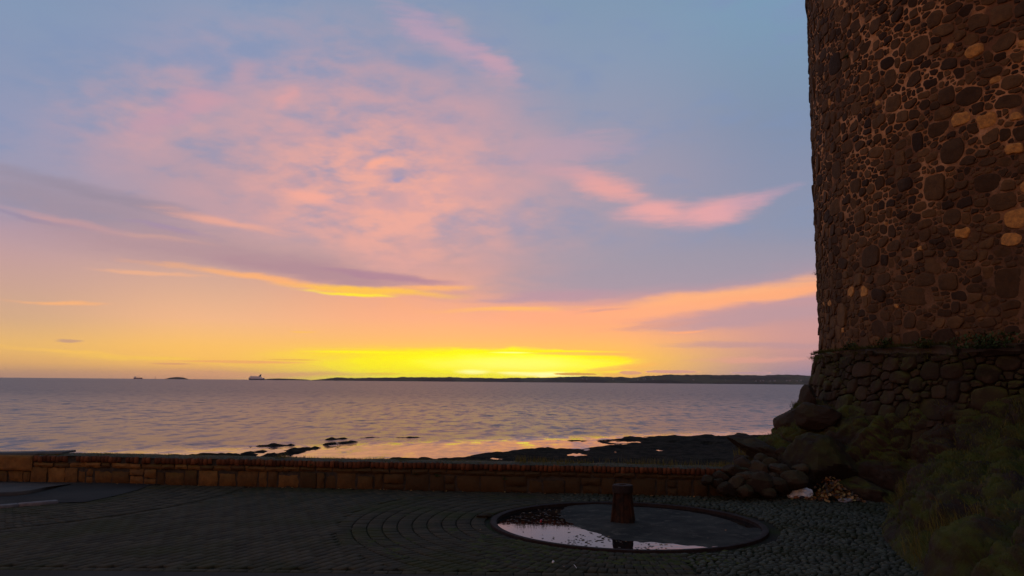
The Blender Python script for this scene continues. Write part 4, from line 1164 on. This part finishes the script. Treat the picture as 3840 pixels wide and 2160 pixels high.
blades(mb, np.stack([x, yy, zt_ - .005], 1), np.zeros((len(x), 3)), .015, .042, np.clip(.5 + gr + rng.uniform(-.3, .3, len(x)), 0, 1), .003, .9)
for (px_, k_, h0, h1, sp) in [(1045, 90, .05, .10, .06), (1960, 120, .06, .15, .07), (2030, 110, .06, .13, .08), (2110, 80, .05, .10, .10), (2400, 60, .08, .17, .20), (2480, 60, .08, .16, .2), (2330, 50, .06, .13, .2), (2560, 60, .05, .12, .15), (1120, 60, .03, .07, .2), (600, 60, .03, .06, .1), (1400, 60, .03, .08, .1), (2680, 160, .05, .12, .10), (2180, 60, .05, .1, .1)]:
    c = on_y(px_, 1735, 12.95 - .072 * 0)
    xx = rng.normal(c[0], sp, k_); y2 = WALL_Y(xx) + rng.uniform(.15, .5, k_)
    blades(mb, np.stack([xx, y2, wtop(xx)], 1), np.zeros((k_, 3)), h0, h1, rng.uniform(.6, 1, k_), .0028, .35)
tag(mb.build('wall_grass', m_grass), 'short grass and dry tufts growing along the top of the sea wall', 'grass', kind='stuff')
# turf bed under it
mb = MB(); xs = np.linspace(-7.8, 3.6, 300); vs = np.linspace(0, 1, 10)
XX, VV = np.meshgrid(xs, vs, indexing='ij'); YY = WALL_Y(XX) + .012 + VV * .50
nz = fbm(np.stack([XX, YY, XX * 0], -1), 4, 4)
mb.grid(np.stack([XX, YY, wtop(XX) - .006 + .016 * np.sin(VV * np.pi) ** .5 + .014 * nz], -1), 0, np.clip(.4 + nz, 0, 1))
m_turf = simple('mossy_turf', (0.035, 0.042, 0.012), (0.028, 0.022, 0.012), sc=9, bmp=.02)
tag(mb.build('turf', m_turf, smooth=True), kind='stuff')
# grass on the mossy bank and crag
pn = CRAG.reshape(-1, 3); nn_ = CRAG_N.reshape(-1, 3)
phid = np.repeat(PHI, nv)
wgt = np.clip((nn_[:, 2] - .05) * 1.6, 0, 1) * np.clip((phid - 200) / 10, 0, 1) * np.clip(.55 + 1.6 * fbm(pn, .9, 3, seed=31), 0, 1)
ids = rng.choice(len(pn), 22000, p=wgt / wgt.sum())
pp = pn[ids] + rng.uniform(-.02, .02, (len(ids), 3)); gv = fbm(pp, 1.2, 3, seed=40)
tall = np.clip(gv, 0, 1)
mb = MB(); blades(mb, pp, nn_[ids], .015, .058, np.clip(.22 + gv * .9 + rng.uniform(-.3, .3, len(ids)), 0, 1), .0042, .9)
w3 = wgt * np.clip((CRAG.reshape(-1, 3)[:, 2] - .9), 0, 1) * (fbm(pn, 1.1, 2, seed=55) > .05)
ids = rng.choice(len(pn), 1800, p=w3 / w3.sum()); blades(mb, pn[ids], nn_[ids], .06, .16, rng.uniform(.1, .7, len(ids)), .0035, .9)
w4 = ((nn_[:, 2] > .25) & (phid > 160) & (phid < 204) & (fbm(pn, 1.6, 3, seed=60) > .12)).astype(float)
ids = rng.choice(len(pn), 3500, p=w4 / w4.sum()); blades(mb, pn[ids], nn_[ids], .02, .07, rng.uniform(.2, .8, len(ids)), .003, .8)
for (px_, py_, Y_) in [(3590, 2080, 7.6), (3560, 2040, 7.8), (3310, 1890, 11.0), (3330, 1880, 10.8)]:
    c = on_y(px_, py_, Y_); k_ = 130
    dd = np.linalg.norm(pn - np.array(c), axis=1); ids = np.argsort(dd)[:500]; ids = rng.choice(ids, k_)
    blades(mb, pn[ids], nn_[ids], .10, .22, rng.uniform(.8, 1, k_), .003, .5)
n = 5200
phg = rng.uniform(160, 222, n) * D2R; hh_ = rng.random(n)
keep = fbm(np.stack([phg * 6, hh_ * 1.2, phg * 0], 1), 1.1, 3, seed=71) > .02
phg, hh_ = phg[keep], hh_[keep]; n = len(phg)
rg = PR + .05 - .12 * (hh_ > .8) * rng.random(n); zg = np.where(hh_ > .55, PL_TOP + .0, PL_BOT + (PL_TOP - PL_BOT) * hh_ * 1.7)
rg = np.where(hh_ > .55, TR + .10 + .08 * rng.random(n), PR + .07)
pg = np.stack([TC[0] + rg * np.cos(phg), TC[1] + rg * np.sin(phg), zg], 1); ng = np.stack([np.cos(phg), np.sin(phg), phg * 0], 1) * 1.6
blades(mb, pg, ng, .03, .10, rng.uniform(.0, .6, n), .0045, .9)
tag(mb.build('bank_grass', m_grass), 'grass and moss growing over the rocky bank under the tower', 'grass', kind='stuff')
def tuft(name, label, c, n, h0, h1, sp, att=(0.1, .7), lean=.7, cat='grass tuft'):
    mb = MB(); P = np.array(c) + np.stack([rng.normal(0, sp, n), rng.normal(0, sp, n), rng.uniform(-.02, .01, n)], 1)
    blades(mb, P - np.array(c), np.zeros((n, 3)), h0, h1, rng.uniform(*att, n), .0035, lean)
    o = mb.build(name, m_grass); o.location = c; return tag(o, label, cat)
tuft('grass_tuft', 'dark grass tuft on the round boulder against the sea', on_y(2995, 1530, 14.2), 160, .07, .17, .06, (.0, .4))
tuft('grass_tuft', 'dark grass tuft on the outer corner of the tower ledge', on_y(3056, 1345, 14.6), 120, .04, .10, .05, (.0, .4))
tuft('grass_tuft', 'tall dry yellow grass standing by the sloping rock behind the wall end', on_y(2775, 1728, 12.9), 120, .08, .26, .035, (.8, 1), .25)
tuft('grass_tuft', 'dry buff grass spread over the stones at the wall end', on_y(2720, 1757, 12.4), 260, .03, .08, .14, (.8, 1), .8)['kind'] = 'stuff'
def bush(name, label, c, r, n, ls, cat='plant'):
    root = tag(empty(name, c), label, cat)
    mb = MB()
    D_ = rng.normal(0, 1, (n, 3)); D_ /= np.linalg.norm(D_, axis=1, keepdims=True)
    k = rng.random(n) ** .5; lump = 1 + .35 * vnoise(D_, 1.7, int(c[0] * 10))
    P = D_ * (k * lump)[:, None] * np.array(r)
    P[:, 2] = np.maximum(P[:, 2], -r[2] * .4)
    for q in P:
        M = np.array(Matrix.Rotation(rng.uniform(0, 6.3), 3, 'Z') @ Matrix.Rotation(rng.uniform(-1.2, 1.2), 3, 'X'))
        s_ = ls * rng.uniform(.6, 1.3)
        L_ = np.array([(0, -s_, 0), (s_ * .5, 0, s_ * .15), (0, s_, 0), (-s_ * .5, 0, s_ * .15)]) @ M.T
        mb.add(L_ + q, [(0, 1, 2, 3)], 0, rng.random())
    mb.build('foliage', m_plant, root)
    mb = MB()
    for q in P[:: max(1, n // 9)]:
        a = np.array([0, 0, -r[2] * .5]); w_ = .004
        mb.add([a + (w_, 0, 0), a - (w_, 0, 0), q - (w_ * .5, 0, 0), q + (w_ * .5, 0, 0)], [(0, 1, 2, 3)], 0, .2)
    mb.build('stem', m_turfc, root)
    return root
def on_cyl(x, y, R):
    ph_, z_ = cyl_hit(x, y, R); return (TC[0] + R * math.cos(ph_), TC[1] + R * math.sin(ph_), z_)
bush('ledge_plant', 'low leafy green plant on the tower ledge nearest the sea edge', on_cyl(3190, 1302, TR + .10), (.16, .16, .10), 260, .022)
bush('ledge_plant', 'taller dark green plant in the middle of the tower ledge', on_cyl(3322, 1290, TR + .10), (.17, .15, .14), 320, .022)
bush('ledge_plant', 'rounded dark green plant on the ledge right of the taller one', on_cyl(3470, 1290, TR + .10), (.17, .15, .12), 300, .022)
bush('ledge_plant', 'wide straggling green growth on the ledge at the right edge', on_cyl(3730, 1285, TR + .12), (.55, .42, .16), 1100, .026)
bush('wall_plant', 'small green plant rooted high in the tower masonry', on_cyl(3175, 214, TR + .03), (.06, .05, .05), 90, .015)
bush('wall_plant', 'sparse twiggy sprig sticking out of the tower edge against the sky', on_y(3056, 1024, 16.0), (.08, .06, .09), 46, .014)
for i, (x, y) in enumerate([(862, 1760), (918, 1762), (1160, 1750), (1560, 1776), (1640, 1782), (1895, 1790)]):
    q = on_y(x, y, 12.6); bush('wall_plant', ['leafy weed in the wall joints, leftmost of the wall weeds', 'leafy weed beside the leftmost wall weed', 'tiny weed under the bricks left of the wall middle', 'straggly weed on the wall face left of the pit', 'small weed on the wall just right of the straggly one', 'small weed on the wall above the pit edge'][i], (q[0], WALL_Y(q[0]) + .005, q[2]), (.06, .02, .04), 50, .012, 'weed')
# moss cushions in the joints round the ring
mb = MB(); cnt = 0
for _ in range(1100):
    t = rng.uniform(-3.3, -.9); r = rng.uniform(RO + .1, R_ARC - .1)
    x = BC[0] + r * math.cos(t); y = BC[1] + r * math.sin(t)
    if y < EDGE_Y(x) + .05 or x > 2.2 or vnoise(np.array([[x * 1.5, y * 1.5, 0]]))[0] < -.0: continue
    s_ = rng.uniform(.012, .035)
    th6 = np.arange(6) / 6 * 2 * np.pi; w_ = rng.uniform(.6, 1.3, 6)
    P = np.concatenate([np.stack([x + s_ * 1.6 * w_ * np.cos(th6), y + s_ * w_ * np.sin(th6), th6 * 0 + .0], 1), [[x, y, .004 + s_ * .30]]])
    mb.add(P, [(k, (k + 1) % 6, 6) for k in range(6)], 0, rng.random())
m_moss = leafy('moss_cushion', (0.028, 0.040, 0.008), (0.055, 0.060, 0.014), .95)
tag(mb.build('moss', m_moss, smooth=True), 'moss cushions between the bricks in front of the pit', 'moss', kind='stuff')

# ------------------------------------------------------------------ ships, birds, buildings far away
m_hull = simple('ferry_navy_hull', (0.03, 0.04, 0.09), (0.025, 0.03, 0.06), rough=.4, bmp=0, sc=.1)
m_white = simple('ship_white_paint', (0.80, 0.82, 0.86), (0.76, 0.77, 0.80), rough=.4, bmp=0, sc=.05)
m_glass = simple('ship_window_dark', (0.03, 0.035, 0.045), rough=.2, bmp=0)
m_red = simple('cargo_hull_red', (0.16, 0.05, 0.04), (0.10, 0.035, 0.03), rough=.6, bmp=0, sc=.1)
m_lamp, N, b = material('deck_lamp_glow'); b.inputs['Emission Color'].default_value = (1, .75, .35, 1); b.inputs['Emission Strength'].default_value = 2.0
def hull(mb, L, Wd, z0, z1, bow=.16, stern=.06, rise=0.0, mat=0):
    """ship hull, bow at -x"""
    P = []
    for t in np.linspace(0, 1, 17):
        x = -L / 2 + L * t
        w_ = Wd / 2 * min(1, (t / bow) ** .6 if t < bow else 1) * min(1, .8 + .2 * ((1 - t) / stern if t > 1 - stern else 1))
        ft = max(0, (bow - t) / bow)
        zt_ = z1 + rise * ft
        P.append([(x + 0.03 * L * ft, -w_ * .7, z0), (x - 0.01 * L * ft, -w_, zt_), (x - 0.01 * L * ft, w_, zt_), (x + 0.03 * L * ft, w_ * .7, z0)])
    P = np.array(P); mb.grid(np.concatenate([P, P[:, :1]], 1), mat); mb.add(P[0], [(0, 1, 2, 3)], mat); mb.add(P[-1], [(3, 2, 1, 0)], mat)
FD = 6400; pm = FD / F                                    # metres per source pixel at the ferry
fx = on_y(962, 1422, FD)
ferry = tag(empty('ferry', (fx[0], FD, SEA), 0.0), 'large white passenger ferry with dark blue hull and raked funnel on the horizon', 'ferry')
L = 60 * pm
mb = MB(); hull(mb, L, 22, -1, 11.5, rise=2.5); mb.build('hull', m_hull, ferry)
mb = MB(); hull(mb, L * .97, 21.9, 8.5, 17, bow=.14, rise=2)
mb.box((-L * .04, 0, 20), (L * .80, 21, 6)); mb.box((-L * .07, 0, 25.4), (L * .66, 19, 5)); mb.box((-L * .33, 0, 30), (L * .09, 18, 4.4)); mb.box((-L * .02, 0, 29), (L * .36, 14, 2.4)); mb.box((-L * .13, 0, 30), (10, 8, 4))
sup = mb.build('superstructure', m_white, ferry)
mb = MB()
for z, x0, x1, yy_ in ((20.4, -.40, .34, 10.5), (25.6, -.37, .24, 9.5)):
    mb = MB()
    for s_ in (-1, 1): mb.box((L * (x0 + x1) / 2, s_ * yy_, z), (L * (x1 - x0), .4, 1.0))
    mb.build('window_band', m_glass, ferry)
mb = MB(); mb.box((-L * .376, 0, 30.6), (.5, 15, 1.6)); mb.build('bridge_window', m_glass, ferry)
mb = MB(); fxx = L * .22
P = [(fxx - 9, -5, 28), (fxx + 9, -5, 28), (fxx + 9, 5, 28), (fxx - 9, 5, 28), (fxx - 1, -4, 44), (fxx + 9, -4, 47), (fxx + 9, 4, 47), (fxx - 1, 4, 44)]
mb.add(P, [(3, 2, 1, 0), (4, 5, 6, 7), (0, 1, 5, 4), (1, 2, 6, 5), (2, 3, 7, 6), (3, 0, 4, 7)]); mb.box((fxx - 2, 0, 33), (26, 2, 2), 0)
mb.build('funnel', m_hull, ferry)
mb = MB(); mb.box((-L * .27, 0, 36), (1.2, 1.2, 12)); mb.box((-L * .27, 0, 38), (.6, 7, .8)); mb.build('mast', m_white, ferry)
mb = MB(); mb.box((-L * .05, 0, 33), (.9, .9, 8)); mb.build('mast', m_white, ferry)
mb = MB(); mb.box((L * .45, 0, 12.5), (L * .08, 20, 4)); mb.build('stern_ramp', m_hull, ferry)

CD = 8000; pm = CD / F; cx_ = on_y(517, 1418, CD)
cargo = tag(empty('cargo_ship', (cx_[0], CD, SEA)), 'small low cargo ship with lit deckhouse, hazy brown, on the horizon at left', 'cargo ship')
L = 33 * pm
mb = MB(); hull(mb, L, 14, -1, 12, rise=2, bow=.1); mb.build('hull', m_red, cargo)
mb = MB(); mb.box((-L * .30, 0, 17), (12, 12, 10)); mb.box((-L * .31, 0, 23.5), (8, 13, 3.4)); mb.build('deckhouse', m_white, cargo)
mb = MB(); mb.box((-L * .24, 0, 20), (4, 4, 12)); mb.build('funnel', m_red, cargo)
for q in (-.05, .16, .40):
    mb = MB(); mb.box((L * q, 0, 17), (1.2, 1.2, 11)); mb.box((L * q + 4, 0, 21), (9, .8, .8)); mb.build('deck_crane', m_red, cargo)
for q, z in ((-.30, 27), (.42, 22)):
    mb = MB(); mb.box((L * q, -3, z), (2.2, 2.2, 2.2), bev=.4); mb.build('deck_lamp', m_lamp, cargo)

bk = on_y(583, 1419, 7500)
mb = MB(); mb.rings([(3, 0), (2.4, 4), (1.1, 5), (.9, 22), (1.6, 22.4), (1.6, 25), (.2, 28)], 10, (0, 0, 0))
o = mb.build('sea_beacon', m_red); o.location = (bk[0], 7500, SEA); tag(o, 'thin sea beacon standing on the horizon between the cargo ship and the island', 'beacon')

m_wh = simple('house_render', (0.30, 0.30, 0.31), (0.2, 0.2, 0.21), bmp=0, sc=.05)
m_rf = simple('house_slate', (0.05, 0.05, 0.06), bmp=0, sc=.05)
for (x, y) in [(2392,1424),(2412,1420),(2420,1421),(2448,1422),(2300,1422),(2185,1421),(2200,1421),(2835,1428),(2852,1428),(2862,1427),(2888,1428),(2905,1427),(2950,1427),(2962,1427.5),(2988,1428),(3005,1426),(2720,1426),(2600,1424)]:
    q = on_y(x, y, 6560 + rng.uniform(-40, 40))
    root = empty('house', q, rng.uniform(-.6, .6)); tag(root, 'tiny pale house among the trees on the far shore', 'house', 'pale houses on the far shore')
    w_ = rng.uniform(6, 15)
    mb = MB(); mb.box((0, 0, -2), (w_, 8, 10)); mb.build('wall', m_wh, root)
    mb = MB(); mb.add([(-w_ / 2, -4.4, 3), (w_ / 2, -4.4, 3), (w_ / 2, 0, 6), (-w_ / 2, 0, 6), (-w_ / 2, 4.4, 3), (w_ / 2, 4.4, 3)], [(0, 1, 2, 3), (3, 2, 5, 4), (0, 3, 4), (1, 5, 2)]); mb.build('roof', m_rf, root)

m_gull = simple('gull_white', (0.75, 0.76, 0.78), (0.6, 0.6, 0.62), bmp=0)
m_gwing = simple('gull_grey_wing', (0.22, 0.23, 0.25), bmp=0)
m_bill = simple('gull_bill', (0.6, 0.35, 0.05), bmp=0)
def gull(label, c, rz, s_=1.0):
    root = tag(empty('gull', c, rz), label, 'gull')
    prof_ = [(-.24, .006, .02), (-.16, .035, .02), (-.06, .062, .015), (.04, .068, .02), (.12, .050, .05), (.155, .034, .085), (.185, .036, .115), (.21, .026, .122), (.225, .010, .118)]
    P = []; n = 12
    for x_, r_, z_ in prof_:
        t = np.arange(n) / n * 2 * np.pi
        P.append(np.stack([np.full(n, x_), r_ * .85 * np.cos(t), .15 + z_ + r_ * np.sin(t)], 1) * s_)
    mb = MB(); P = np.array(P); mb.grid(np.concatenate([P, P[:, :1]], 1)); mb.build('body', m_gull, root, smooth=True)
    for sd in (-1, 1):
        mb = MB(); mb.add(np.array([(.10, sd * .055, .19), (.02, sd * .072, .225), (-.12, sd * .055, .215), (-.32, sd * .008, .175), (-.10, sd * .062, .165)]) * s_, [(0, 1, 2), (0, 2, 4), (2, 3, 4)]); mb.build('wing', m_gwing, root)
        mb = MB(); mb.box((.01 * s_, sd * .025 * s_, .05 * s_), (.008 * s_, .008 * s_, .11 * s_)); mb.box((.025 * s_, sd * .025 * s_, -.004 * s_), (.05 * s_, .03 * s_, .006 * s_)); mb.build('leg', m_bill, root)
    mb = MB(); mb.rings([(.009 * s_, 0), (.007 * s_, .03 * s_), (.001, .05 * s_)], 6); o = mb.build('bill', m_bill, root); o.location = (.225 * s_, 0, .268 * s_); o.rotation_euler = (0, 1.75, 0)
    return root
q = on_z(938, 1692, SEA); gull('gull standing dark on the tip of the weedy reef above the wall', (q[0], q[1], SEA + .14), 2.9, .5)
q = on_z(1266, 1670, SEA); gull('white gull standing in shallow water on the far thin reef', (q[0], q[1], SEA + .02), 3.6, .6)

# ------------------------------------------------------------------ sea air
HAZE = 1.9e-5
if HAZE:
    m_hz = bpy.data.materials.new('sea_haze'); m_hz.use_nodes = True; nt = m_hz.node_tree
    for n_ in list(nt.nodes): nt.nodes.remove(n_)
    pv = nt.nodes.new('ShaderNodeVolumePrincipled'); pv.inputs['Color'].default_value = (.92, .90, .95, 1); pv.inputs['Density'].default_value = HAZE; pv.inputs['Anisotropy'].default_value = 0.2
    ou = nt.nodes.new('ShaderNodeOutputMaterial'); nt.links.new(pv.outputs[0], ou.inputs['Volume'])
    mb = MB(); E = 17500; mb.box((0, 0, (150 - 4.2) / 2), (2 * E, 2 * E, 154.2))
    tag(mb.build('haze', m_hz), 'thin sea haze softening the far shore', kind='stuff')
